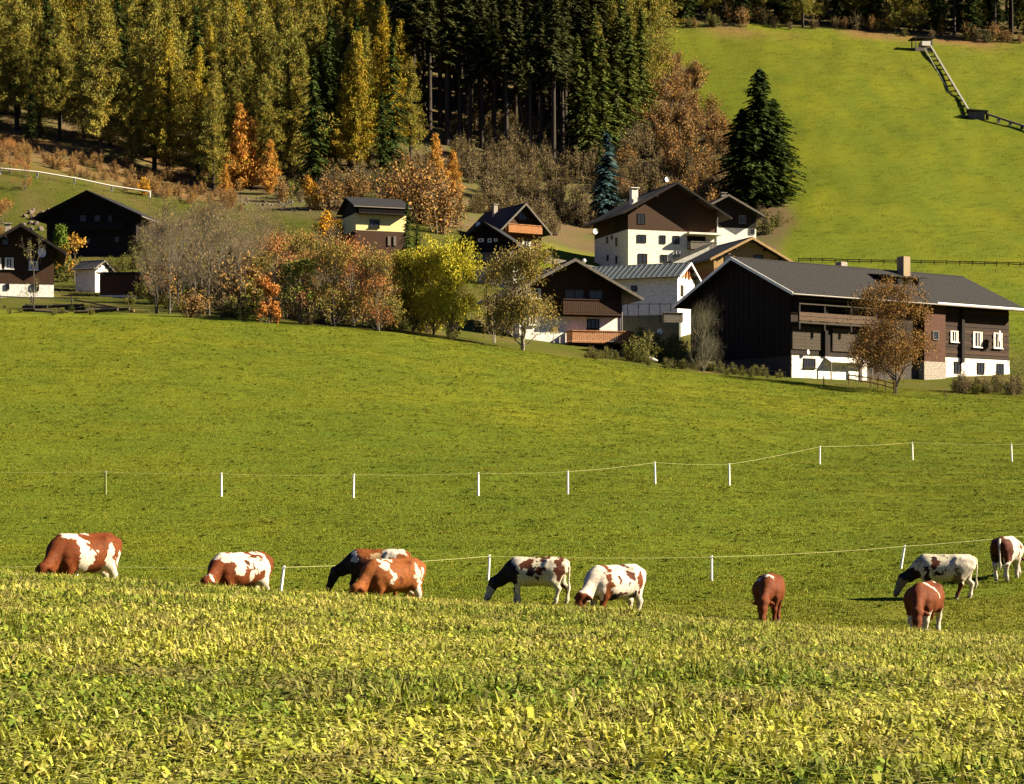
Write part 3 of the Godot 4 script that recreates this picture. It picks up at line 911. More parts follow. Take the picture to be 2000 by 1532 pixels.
func window_m(root: Node3D, t: Transform3D, x0: float, y0: float, x1: float, y1: float, fm := "white_paint", bars := 1, sill := true, shut := "") -> MeshInstance3D:
	var f := MB.new()
	var w := 0.09
	f.bxt(t, x0, x1, y1 - w, y1, 0.02, 0.10)
	f.bxt(t, x0, x1, y0, y0 + w, 0.02, 0.10)
	f.bxt(t, x0, x0 + w, y0 + w, y1 - w, 0.02, 0.10)
	f.bxt(t, x1 - w, x1, y0 + w, y1 - w, 0.02, 0.10)
	for i in bars:
		var x := lerpf(x0, x1, (i + 1.0) / (bars + 1.0))
		f.bxt(t, x - 0.04, x + 0.04, y0 + w, y1 - w, 0.02, 0.095)
	var o := part("window", f, M[fm], root)
	var p := MB.new()
	p.bxt(t, x0 + w, x1 - w, y0 + w, y1 - w, 0.0, 0.055)
	part("pane", p, M.glass, o)
	if fm.contains("white") and x1 - x0 > 0.5:
		for k in 2:
			var cu := MB.new()
			var cw := (x1 - x0 - 2 * w) * 0.2
			var cx := x0 + w if k == 0 else x1 - w - cw
			cu.bxt(t, cx, cx + cw, y0 + w, y1 - w, 0.055, 0.062)
			part("curtain", cu, M.old_white_paint, o)
	if sill:
		var s := MB.new()
		s.bxt(t, x0 - 0.08, x1 + 0.08, y0 - 0.08, y0 - 0.004, 0.02, 0.20)
		part("sill", s, M[fm], o)
	if shut != "":
		for k in [-1.0, 1.0]:
			var s := MB.new()
			var sx := x0 - 0.02 if k < 0 else x1 + 0.02
			var hw := (x1 - x0) * 0.5
			s.bxt(t, minf(sx, sx + k * hw), maxf(sx, sx + k * hw), y0, y1, 0.02, 0.07)
			part("shutter", s, M[shut], o)
	return o

func balcony(root: Node3D, t: Transform3D, x0: float, x1: float, y: float, dep: float, h: float, m: String, boards := true) -> void:
	var f := MB.new()
	f.bxt(t, x0, x1, y - 0.18, y, 0.03, dep)
	var o := part("balcony", f, M[m], root)
	var r := MB.new()
	r.bxt(t, x0, x1, y + h - 0.1, y + h, dep - 0.1, dep + 0.05)
	for e in [x0 + 0.05, x1 - 0.05]:
		r.bxt(t, e - 0.05, e + 0.05, y + h - 0.1, y + h - 0.003, 0.03, dep - 0.1)
	part("handrail", r, M[m], o)
	var b := MB.new()
	var x := x0 + 0.02
	while x < x1 - 0.1:
		b.bxt(t, x, x + (0.20 if boards else 0.06), y + 0.02, y + h - 0.1, dep - 0.06, dep - 0.02)
		x += 0.225 if boards else 0.16
	for e in [x0, x1 - 0.04]:
		var z := 0.05
		while z < dep - 0.2:
			b.bxt(t, e, e + 0.04, y + 0.02, y + h - 0.1, z, z + 0.18)
			z += 0.22
	part("railing", b, M[m], o)

func chimney(root: Node3D, x: float, z: float, y0: float, y1: float, w: float, m: String, cap := true) -> void:
	var c := MB.new()
	c.bx(x - w / 2, x + w / 2, y0, y1, z - w / 2, z + w / 2)
	var o := part("chimney", c, M[m], root)
	if cap:
		var k := MB.new()
		k.bx(x - w * 0.7, x + w * 0.7, y1 + 0.12, y1 + 0.22, z - w * 0.7, z + w * 0.7)
		for e in [[-1, -1], [1, -1], [-1, 1], [1, 1]]:
			k.bx(x + e[0] * w * 0.4 - 0.06, x + e[0] * w * 0.4 + 0.06, y1, y1 + 0.12, z + e[1] * w * 0.4 - 0.06, z + e[1] * w * 0.4 + 0.06)
		part("chimney_cap", k, M[m], o)

# satellite dish: a shallow bowl on a bracket, looking along +z of its frame
func dish(label: String, at: Vector3, r: float, yaw: float) -> void:
	var o := thing("satellite_dish", label, "satellite dish", at, yaw)
	var b := MB.new()
	for ring in 4:
		var r0 := r * ring / 4.0
		var r1 := r * (ring + 1) / 4.0
		var z0 := 0.28 * r0 * r0 / r
		var z1 := 0.28 * r1 * r1 / r
		for k in 18:
			var a := TAU * k / 18.0
			var e := TAU * (k + 1) / 18.0
			b.quad(Vector3(cos(a) * r0, sin(a) * r0 * 1.1, z0), Vector3(cos(a) * r1, sin(a) * r1 * 1.1, z1), Vector3(cos(e) * r1, sin(e) * r1 * 1.1, z1), Vector3(cos(e) * r0, sin(e) * r0 * 1.1, z0))
			b.quad(Vector3(cos(a) * r0, sin(a) * r0 * 1.1, z0 - 0.03), Vector3(cos(e) * r0, sin(e) * r0 * 1.1, z0 - 0.03), Vector3(cos(e) * r1, sin(e) * r1 * 1.1, z1 - 0.03), Vector3(cos(a) * r1, sin(a) * r1 * 1.1, z1 - 0.03))
	part("bowl", b, M.dish, o)
	var a2 := MB.new()
	a2.tube([Vector3(0, -r, 0.2), Vector3(0, -r * 0.3, r * 0.9)], [0.02, 0.02], 5)
	a2.tube([Vector3(0, -r * 0.3, r * 0.85), Vector3(0, -r * 0.22, r * 1.0)], [0.06, 0.05], 6)
	part("feed_arm", a2, M.gutter, o)
	var p := MB.new()
	p.tube([Vector3(0, 0, -0.03), Vector3(0, -0.1, -0.35), Vector3(0, -r - 0.6, -0.42)], [0.03, 0.03, 0.03], 5)
	part("bracket", p, M.gutter, o)

func house(called: String, label: String, at: Vector3, yaw: float, cat := "house") -> Node3D:
	return thing(called, label, cat, at, deg_to_rad(yaw))

func village() -> void:
	var F := side(1, 1, "f")
	# --- brown house cut by the left border
	var h := house("timber_house", "brown timber house on a white base with white framed windows", P(40, 580, 203), 14.0)
	var W := 6.4
	var L := 9.0
	body(h, W, L, -2.5, 1.3, M.plaster)
	gable_body(h, W, L, 1.304, 4.9, 6.9, M.brown_wood)
	gable_roof(h, W, L, 4.9, 6.9, 1.15, 1.3, 0.6, M.roof_brown, M.black_wood)
	window(h, F, 9, 504, 26, 525, "white_paint", 1)
	window(h, F, 56, 511, 74, 527, "white_paint", 1)
	window(h, F, 2, 462, 17, 480, "black_wood", 0, false)
	window(h, F, -14, 504, 2, 525, "white_paint", 1)
	for q in [[10, 555, 18, 566], [60, 556, 76, 568]]:
		window(h, F, q[0], q[1], q[2], q[3], "black_wood", 0, false)
	chimney(h, -1.2, -4.5, 5.5, 7.6, 0.6, "stone")
	dish("white satellite dish on the gable of the brown timber house", h.transform * Vector3(2.0, 4.35, 0.62), 0.42, 0.5)
	# --- black timber house behind it
	h = house("dark_timber_house", "broad black weathered timber house with a low gable", P(178, 497, 262), -10.0)
	W = 12.0; L = 11.0
	body(h, W, L, -3, 1.6, M.black_wood)
	gable_body(h, W, L, 1.604, 5.0, 7.75, M.black_wood)
	gable_roof(h, W, L, 5.0, 7.75, 1.3, 1.6, 0.6, M.roof_black, M.black_wood)
	for q in [[157, 421, 168, 433], [185, 421, 195, 433], [212, 421, 218, 433]]: window(h, F, q[0], q[1], q[2], q[3], "grey_wood", 1, false)
	balcony(h, F, -4.6, 4.8, 3.1, 1.0, 0.9, "black_wood")
	for q in [[225, 463, 232, 473], [165, 466, 176, 476]]: window(h, F, q[0], q[1], q[2], q[3], "grey_wood", 0, false)
	# --- grey roofed hut with white end wall and the red-brown shed
	h = house("small_hut", "small white walled hut with a grey roof", P(200, 566, 214), 62.0, "hut")
	W = 2.4; L = 2.6
	body(h, W, L, -1.5, 1.9, M.plaster)
	gable_body(h, W, L, 1.904, 2.2, 2.95, M.plaster)
	gable_roof(h, W, L, 2.2, 2.95, 0.35, 0.3, 0.3, M.roof_grey, M.grey_wood, 0.12)
	h = house("brown_shed", "low red brown boarded shed with a flat roof on a white kerb", P(236, 580, 206), -4.0, "shed")
	var mb := MB.new()
	mb.bx(-2.2, 2.2, -1.6, 0.16, -3.0, 0.05)
	part("base", mb, M.plaster, h)
	var x := -2.18
	while x < 2.1:
		mb = MB.new()
		mb.bx(x, x + 0.34, 0.164, 2.28, -2.9, rng.randf_range(-0.02, 0.02))
		part("board", mb, M.red_wood, h)
		x += 0.35
	mb = MB.new()
	mb.bxt(Transform3D(Basis(Vector3.RIGHT, 0.04), Vector3(0, 2.36, 0)), -2.5, 2.4, 0, 0.12, -3.1, 0.35)
	part("roof", mb, M.roof_grey, h)
	# --- small yellow walled house
	h = house("yellow_house", "small house with a pale yellow wall under a dark shingle roof", P(779, 490, 262), 110.0)
	W = 6.4; L = 6.6
	body(h, W, L, -2, 2.0, M.brown_wood, "base")
	body(h, W, L, 2.004, 4.15, M.yellow)
	gable_body(h, W, L, 4.154, 5.1, 6.3, M.black_wood)
	gable_roof(h, W, L, 5.1, 6.3, 0.9, 0.4, 0.5, M.roof_black, M.black_wood)
	var S := side(W, L, "l")
	balcony(h, S, 0.2, 6.4, 4.2, 0.9, 0.75, "black_wood", false)
	window(h, S, 722, 430, 741, 444, "black_wood", 1, true)
	for q in [[757, 462, 762, 480], [768, 462, 773, 480]]:
		var a := fp(h, S, q[0], q[3])
		var e := fp(h, S, q[2], q[1])
		mb = MB.new()
		mb.bxt(S, a.x, e.x, a.y, e.y, 0.003, 0.12)
		part("post", mb, M.grey_wood, h)
	# --- upper chalet with the orange balcony
	h = house("balcony_chalet", "dark chalet with an orange wooden balcony under its steep gable", P(1019, 496, 285), 30.0)
	W = 6.4; L = 10.0
	body(h, W, L, -3, 2.9, M.red_wood)
	gable_body(h, W, L, 2.904, 3.6, 6.7, M.brown_wood)
	gable_roof(h, W, L, 3.6, 6.7, 0.9, 1.2, 0.6, M.roof_black, M.grey_wood)
	balcony(h, F, -2.7, 2.7, 2.95, 1.1, 1.0, "orange_wood")
	window(h, F, 1020, 472, 1036, 490, "white_paint", 1, true)
	window(h, F, 1012, 412, 1028, 430, "brown_wood", 1, false)
	chimney(h, -0.9, -6.0, 5.6, 7.35, 0.6, "stone")
	dish("white satellite dish at the roof edge of the balcony chalet", h.transform * Vector3(-2.9, 4.75, -7.4), 0.36, 0.5)
	# --- dark chalet in front of it
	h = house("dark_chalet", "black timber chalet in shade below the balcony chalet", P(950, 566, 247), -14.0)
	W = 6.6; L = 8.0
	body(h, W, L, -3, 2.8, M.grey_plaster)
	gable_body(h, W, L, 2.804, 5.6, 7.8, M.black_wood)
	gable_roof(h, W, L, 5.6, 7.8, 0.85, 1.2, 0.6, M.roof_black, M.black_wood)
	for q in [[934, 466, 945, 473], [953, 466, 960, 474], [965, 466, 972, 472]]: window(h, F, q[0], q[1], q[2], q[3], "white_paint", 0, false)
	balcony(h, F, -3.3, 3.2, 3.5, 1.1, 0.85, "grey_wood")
	window(h, F, 952, 530, 964, 546, "black_wood", 0, false)
	for k in 10:
		mb = MB.new()
		mb.bx(-3.2 + k * 0.7, -3.1 + k * 0.7, 2.9, 3.3, 0.04, 1.0)
		part("bracket", mb, M.black_wood, h)
	# --- middle chalet behind the birches
	h = house("middle_chalet", "wide brown chalet with white lower walls and two wooden balconies", P(1114, 700, 204), 16.0)
	W = 10.6; L = 12.0
	body(h, W, L, -2.5, 4.15, M.plaster)
	gable_body(h, W, L, 4.154, 6.75, 9.55, M.brown_wood)
	gable_roof(h, W, L, 6.75, 9.55, 1.75, 1.7, 0.6, M.roof_brown, M.grey_wood)
	for q in [[1104, 567, 1121, 584], [1123, 567, 1139, 584], [1151, 568, 1176, 584]]: window(h, F, q[0], q[1], q[2], q[3], "grey_wood", 1, false)
	window(h, F, 1034, 564, 1056, 583, "white_paint", 1, true)
	var a := fp(h, F, 1094, 612)
	var e := fp(h, F, 1208, 588)
	balcony(h, F, a.x, e.x, a.y, 1.0, e.y - a.y, "brown_wood")
	window(h, F, 1146, 624, 1170, 643, "black_wood", 2, true)
	window(h, F, 1033, 617, 1047, 635, "white_paint", 1, true)
	window(h, F, 1041, 672, 1064, 692, "black_wood", 2, true)
	a = fp(h, F, 1106, 668)
	e = fp(h, F, 1226, 648)
	balcony(h, F, a.x, e.x, a.y, 1.9, 1.05, "orange_wood")
	for q in 4:
		mb = MB.new()
		var bx := lerpf(a.x + 0.2, e.x - 0.2, q / 3.0)
		mb.bx(bx - 0.09, bx + 0.09, -1.5, a.y - 0.184, 1.55, 1.75)
		part("post", mb, M.black_wood, h)
	mb = MB.new()
	mb.bx(a.x + 0.1, e.x - 0.1, -1, a.y - 0.25, 0.006, 0.06)
	part("carport_door", mb, M.black_wood, h)
	mb = MB.new()
	mb.tube([Vector3(5.45, 6.0, 0.12), Vector3(5.4, 5.6, 0.1), Vector3(5.4, -1.5, 0.1)], [0.06, 0.06, 0.06], 6)
	part("downpipe", mb, M.gutter, h)
	# --- building with the ribbed metal roof
	h = house("metal_roof_building", "white walled building with a ribbed grey metal roof", P(1340, 640, 226), 66.0)
	W = 5.6; L = 12.5
	body(h, W, L, -3, 5.5, M.plaster)
	gable_body(h, W, L, 5.504, 5.6, 7.0, M.orange_wood)
	var rf := gable_roof(h, W, L, 5.6, 7.0, 0.8, 0.6, 0.5, M.roof_metal, M.white_paint, 0.14)
	for k in 22:
		mb = MB.new()
		var z := 0.4 - k * 0.61
		mb.beam(Vector3(-0.05, 7.17, z), Vector3(-3.6, 5.38, z), 0.07, 0.09)
		part("rib", mb, M.roof_metal, rf)
	S = side(W, L, "l")
	window(h, S, 1233, 558, 1245, 570, "black_wood", 0, false)
	window(h, F, 1329, 558, 1334, 578, "black_wood", 0, false)
	# timber frames leaning in its gable
	mb = MB.new()
	for k in 3: mb.beam(Vector3(-1.6 + k * 1.2, 5.3, 0.1), Vector3(-0.6 + k * 0.6, 6.6, 0.12), 0.16, 0.1)
	part("timber_frame", mb, M.orange_wood, h)
	# terrace wall and pale wooden box before it
	mb = MB.new()
	mb.bx(-3.6, 2.4, -2.5, 1.3, -1.2, 0)
	one("terrace_wall", mb, M.dark_concrete, "dark retaining wall of the terrace below the metal roofed building", "wall", P(1282, 640, 213), deg_to_rad(-14))
	mb = MB.new()
	for k in 5: mb.bx(-1.0, 1.0, k * 0.19, k * 0.19 + 0.17, -0.6, rng.randf_range(-0.02, 0.02))
	mb.bx(-1.08, 1.08, 0.955, 1.03, -0.7, 0.08)
	one("wooden_box", mb, M.grey_wood, "pale wooden box beside the terrace wall", "box", P(1316, 630, 209.5), deg_to_rad(12))
	for k in 5:
		mb = MB.new()
		mb.beam(Vector3(0, -1, 0), Vector3(0, 1.05, 0), 0.07, 0.07)
		one("railing_post", mb, M.black_wood, "dark post of the terrace railing", "post", P(1226 + k * 21, 612, 212.6 + k * 0.1), 0, "terrace railing posts")
	mb = MB.new()
	mb.beam(P(1222, 594, 212.6), P(1312, 594, 213.1), 0.06, 0.06)
	one("handrail", mb, M.black_wood, "dark handrail above the terrace wall", "rail")
	# --- white farmhouse
	h = house("white_farmhouse", "large white farmhouse with brown boarded gable and dark windows", P(1314, 535, 290), 19.0)
	W = 13.6; L = 13.0
	body(h, W, L, -3, 6.05, M.cream)
	gable_body(h, W, L, 6.054, 8.75, 12.55, M.brown_wood)
	gable_roof(h, W, L, 8.75, 12.55, 1.5, 1.8, 0.7, M.roof_brown, M.black_wood)
	for q in [[1245, 418, 1260, 438]]: window(h, F, q[0], q[1], q[2], q[3], "black_wood", 1, false)
	for q in [[1245, 459, 1262, 474], [1289, 460, 1300, 476], [1315, 461, 1327, 477], [1247, 496, 1264, 515], [1291, 498, 1303, 512], [1315, 498, 1328, 512]]: window(h, F, q[0], q[1], q[2], q[3], "black_wood", 1, false)
	S = side(W, L, "l")
	for q in [[1185, 462, 1188, 476], [1203, 464, 1206, 482], [1186, 498, 1189, 510], [1203, 500, 1206, 516], [1194, 460, 1197, 468]]: window(h, S, q[0], q[1], q[2], q[3], "black_wood", 0, false)
	# wood cladding on the near part of the long side
	mb = MB.new()
	mb.bxt(S, 8.0, 12.9, 6.1, 8.8, 0.035, 0.08)
	part("cladding", mb, M.black_wood, h)
	a = fp(h, F, 1342, 484)
	e = fp(h, F, 1378, 462)
	mb = MB.new()
	mb.bx(a.x, e.x, a.y + 0.9, e.y, 0.003, 0.03)
	part("loggia_opening", mb, M.black_wood, h)
	balcony(h, F, a.x, e.x + 1.2, a.y - 0.1, 1.3, 0.9, "grey_wood")
	mb = MB.new()
	mb.bx(a.x - 0.3, e.x + 2.0, e.y + 0.1, e.y + 0.35, 0.003, 1.5)
	part("canopy", mb, M.cream, h)
	chimney(h, -4.3, -4.0, 9.6, 12.3, 0.95, "cream")
	dish("white satellite dish on the ridge of the white farmhouse", h.transform * Vector3(-0.2, 13.6, -1.6), 0.34, 0.4)
	mb = MB.new()
	mb.tube([Vector3(6.95, 8.3, 0.15), Vector3(6.9, 7.9, 0.12), Vector3(6.9, 1.0, 0.12)], [0.08, 0.08, 0.08], 6)
	part("downpipe", mb, M.white_paint, h)
	# lower stair roof before the farmhouse
	h = house("lean_to", "grey lean to roof over the farmhouse stairs", P(1352, 520, 281), 19.0, "lean-to")
	mb = MB.new()
	mb.prism([Vector2(-2.9, 0), Vector2(2.6, 0), Vector2(2.6, 2.9), Vector2(-2.9, 0.5)], -2.4, 0)
	part("wall", mb, M.grey_plaster, h)
	mb = MB.new()
	mb.prism([Vector2(-3.3, 0.36), Vector2(2.9, 3.06), Vector2(2.9, 3.24), Vector2(-3.3, 0.54)], -2.6, 0.3)
	part("roof", mb, M.roof_grey, h)
	window(h, F, 1316, 499, 1328, 506, "black_wood", 0, false)
	# --- annex behind
	h = house("annex_house", "smaller dark gabled house with white base behind the white farmhouse", P(1418, 475, 306), 14.0)
	W = 9.6; L = 8.0
	body(h, W, L, -3, 2.3, M.plaster)
	gable_body(h, W, L, 2.304, 4.4, 6.9, M.black_wood)
	gable_roof(h, W, L, 4.4, 6.9, 0.9, 1.3, 0.5, M.roof_black, M.grey_wood)
	window(h, F, 1443, 421, 1457, 436, "grey_wood", 1, true)
	window(h, F, 1464, 447, 1474, 458, "grey_wood", 0, false)
	chimney(h, 0.3, -2.0, 6.2, 7.6, 0.7, "stone")
	# --- new pale wood building
	h = house("new_timber_house", "house with fresh orange timber gable and dark roof", P(1462, 575, 248), 20.0)
	W = 9.2; L = 8.0
	body(h, W, L, -2, 3.0, M.orange_wood)
	gable_body(h, W, L, 3.004, 4.3, 6.6, M.pale_wood)
	gable_roof(h, W, L, 4.3, 6.6, 1.0, 1.1, 0.5, M.roof_black, M.pale_wood)
	for q in [[1415, 497, 1432, 517], [1472, 499, 1490, 508]]: window(h, F, q[0], q[1], q[2], q[3], "black_wood", 0, false)
	barn()
	hillside()

func barn() -> void:
	var F := side(1, 1, "f")
	var W := 14.5
	var L := 30.0
	var yaw := -55.0
	var cor := P(1545, 736, 192)
	var b := Basis(Vector3.UP, deg_to_rad(yaw))
	var h := house("long_barn", "long dark timber barn house with grey shingle roof and white masonry base", cor - b.x * W / 2, yaw, "barn")
	var S := side(W, L, "r")
	# masonry: left and right whitewashed pieces, stone gable
	var mb := MB.new()
	mb.bx(-W / 2, W / 2 - 0.02, -2.5, 2.0, -L, -0.02)
	part("base", mb, M.dark_stone, h)
	var q0 := fp(h, S, 1692, 735).x
	mb = MB.new()
	mb.bxt(S, 0, q0, -2.5, 2.0, 0.0, 0.12)
	part("white_wall", mb, M.old_white, h)
	var r0 := fp(h, S, 1842, 735).x
	mb = MB.new()
	mb.bxt(S, r0, L, -2.5, 2.55, 0.0, 0.16)
	part("white_wall", mb, M.old_white, h)
	gable_body(h, W, L, 2.004, 8.2, 11.6, M.barn_wood)
	# log courses of the long wall, each a log
	var y := 2.6
	var k := 0
	while y < 4.6:
		for seg in [[0.1, fp(h, S, 1604, 700).x], [fp(h, S, 1624, 700).x, fp(h, S, 1694, 700).x]]:
			mb = MB.new()
			mb.bxt(S, seg[0], seg[1], y, y + 0.30, 0.03, 0.13 + 0.05 * (k % 2))
			part("log", mb, M.old_log, h)
			k += 1
		y += 0.315
	y = 2.62
	while y < 7.4:
		mb = MB.new()
		mb.bxt(S, r0 + 0.1, L - 0.05, y, y + 0.335, 0.03, 0.10 + 0.04 * (k % 2))
		part("log", mb, M.barn_log if k % 3 else M.brown_wood, h)
		k += 1
		y += 0.345
	# boards of the gable
	for i in 40:
		var bx := -W / 2 + 0.05 + i * (W - 0.1) / 40.0
		var bw := (W - 0.1) / 40.0 - 0.03
		var yt := 11.45 - absf(bx + bw / 2) * 0.469 - 0.12
		mb = MB.new()
		mb.bx(bx, bx + bw, 2.05, yt, 0.03, 0.06 + 0.03 * (i % 2))
		part("board", mb, M.barn_wood if i % 3 else M.black_wood, h)
	# roof
	var rf := gable_roof(h, W, L, 8.2, 11.6, 1.5, 1.1, 1.2, M.roof_shingle, M.white_paint, 0.22)
	mb = MB.new()
	var ey := 8.2 - 0.469 * 1.5
	mb.bxt(S, -1.0, 19.5, ey + 0.02, ey + 0.14, 1.52, 1.60)
	part("eaves_board", mb, M.white_paint, rf)
	mb = MB.new()
	mb.bxt(S, 18.0, 31.1, ey + 0.17, ey + 0.30, 1.52, 1.64)
	part("eaves_board", mb, M.white_paint, rf)
	# open gallery under the eaves: posts, rails, planks
	var g0 := 0.15
	var g1 := fp(h, S, 1700, 610).x
	mb = MB.new()
	mb.bxt(S, g0, g1, 5.0, 5.15, 0.03, 0.95)
	var gal := part("gallery", mb, M.old_log, h)
	for p in [0.25, 0.5 * (g0 + g1) * 0.66, (g0 + g1) * 0.66, g1 - 0.1]:
		mb = MB.new()
		mb.bxt(S, p - 0.09, p + 0.09, 4.4, 8.05, 0.78, 0.94)
		part("post", mb, M.black_wood, gal)
	for p in [[5.25, 5.62], [5.66, 6.02], [6.75, 6.86], [7.25, 7.36]]:
		mb = MB.new()
		mb.bxt(S, g0, g1, p[0], p[1], 0.95, 1.0)
		part("rail", mb, M.gallery_wood if p[0] < 6.2 else M.old_log, gal)
	# buttress beams
	for p in [1609, 1690, 1810, 1876]:
		var t := fp(h, S, p, 640).x
		mb = MB.new()
		mb.bxt(S, t - 0.18, t + 0.18, 2.1, 8.0, 0.03, 0.42)
		part("beam", mb, M.black_wood, h)
	# projecting red-brown bay
	var b0 := fp(h, S, 1795, 660).x
	var b1 := fp(h, S, 1836, 660).x
	mb = MB.new()
	mb.bxt(S, b0, b1, 2.0, 7.6, 0.03, 0.75)
	var bay := part("bay", mb, M.red_wood, h)
	mb = MB.new()
	mb.bxt(S, b0 - 0.05, b1 + 0.05, -2.0, 1.996, 0.03, 0.78)
	part("bay_base", mb, M.stone, bay)
	var T2 := Transform3D(S.basis, S * Vector3(0, 0, 0.75))
	window(h, T2, 1821, 647, 1833, 664, "grey_wood", 0, false)
	# windows
	var T5 := Transform3D(S.basis, S * Vector3(0, 0, 0.13))
	for q in [[1856, 647, 1871, 668], [1900, 649, 1918, 678], [1940, 651, 1957, 680]]: window(h, T5, q[0], q[1], q[2], q[3], "old_white_paint", 1, true)
	var T3 := Transform3D(S.basis, S * Vector3(0, 0, 0.15))
	for q in [[1864, 707, 1877, 729], [1909, 709, 1922, 731], [1947, 711, 1960, 732]]: window(h, T3, q[0], q[1], q[2], q[3], "black_wood", 1, false)
	# barred opening in the left masonry and little porch roofs
	var T4 := Transform3D(S.basis, S * Vector3(0, 0, 0.11))
	window(h, T4, 1569, 701, 1592, 718, "black_wood", 3, true)
	for q in [[1609, 1668, 698], [1668, 1692, 699]]:
		var a := fp(h, S, q[0], q[2])
		var e := fp(h, S, q[1], q[2])
		mb = MB.new()
		var pr := Transform3D(S.basis, S * Vector3(a.x, a.y, 0.12))
		mb.bxt(pr * Transform3D(Basis(Vector3.RIGHT, 0.5), Vector3.ZERO), 0, e.x - a.x, -0.05, 0.04, 0.0, 1.0)
		part("porch_roof", mb, M.white_paint, h)
		mb = MB.new()
		mb.bxt(pr, 0.05, 0.13, -2.4, -0.5, 0.75, 0.85)
		mb.bxt(pr, e.x - a.x - 0.13, e.x - a.x - 0.05, -2.4, -0.5, 0.75, 0.85)
		part("porch_posts", mb, M.grey_wood, h)
	# dormer with chimneys
	var dz := fp(h, S, 1770, 560).x + 3.0
	mb = MB.new()
	mb.bx(1.6, 4.0, 9.6, 10.75, -dz - 2.2, -dz + 2.2)
	var dm := part("dormer", mb, M.black_wood, h)
	mb = MB.new()
	mb.bxt(Transform3D(Basis(Vector3.BACK, -0.12), Vector3(0.6, 11.05, 0)), 0, 4.1, 0, 0.15, -dz - 2.7, -dz + 2.7)
	part("dormer_roof", mb, M.roof_shingle, dm)
	for w in [-0.9, 0.5]:
		mb = MB.new()
		mb.bx(4.003, 4.05, 10.0, 10.45, -dz + w - 0.35, -dz + w + 0.35)
		part("dormer_window", mb, M.old_white_paint, dm)
	chimney(h, 0.9, -dz - 3.2, 10.6, 13.2, 0.95, "chim", false)
	chimney(h, -0.5, -dz + 4.2, 11.2, 12.3, 0.85, "stone", false)
	dish("white satellite dish on a pole at the barn's sunny end", h.transform * (S * (Vector3(fp(h, S, 1936, 660).x, 4.9, 1.0))), 0.5, 1.15)
	dish("little white dish on the barn wall above the barred opening", h.transform * (S * (Vector3(fp(h, S, 1571, 690).x, 2.35, 0.5))), 0.2, 0.9)

func rail_fence(called: String, label: String, pts: Array, hgt: float, rails: Array, pr: float, m: Material, cat := "fence", step := 2.0, round_rail := false) -> void:
	var o := thing(called, label, cat, pts[0])
	var base: Vector3 = pts[0]
	var prev := Vector3.ZERO
	var first := true
	for i in pts.size() - 1:
		var a: Vector3 = pts[i]
		var b: Vector3 = pts[i + 1]
		var n := maxi(1, int((b - a).length() / step))
		for k in n + (1 if i == pts.size() - 2 else 0):
			var q := a.lerp(b, float(k) / n)
			q.y = H(q.x, -q.z)
			q -= base
			var mb := MB.new()
			mb.beam(q + Vector3(0, -0.5, 0), q + Vector3(rng.randf_range(-.05, .05), hgt * rng.randf_range(0.95, 1.08), 0), pr, pr)
			part("post", mb, m, o)
			if not first:
				for r in rails:
					mb = MB.new()
					if round_rail: mb.tube([prev + Vector3(0, r, pr * 0.6), q + Vector3(0, r, pr * 0.6)], [pr * 0.5, pr * 0.5], 8)
					else: mb.beam(prev + Vector3(0, r, pr * 0.6), q + Vector3(0, r + rng.randf_range(-.04, .04), pr * 0.6), pr * 0.5, pr * 1.1)
					part("rail", mb, m, o)
			prev = q
			first = false

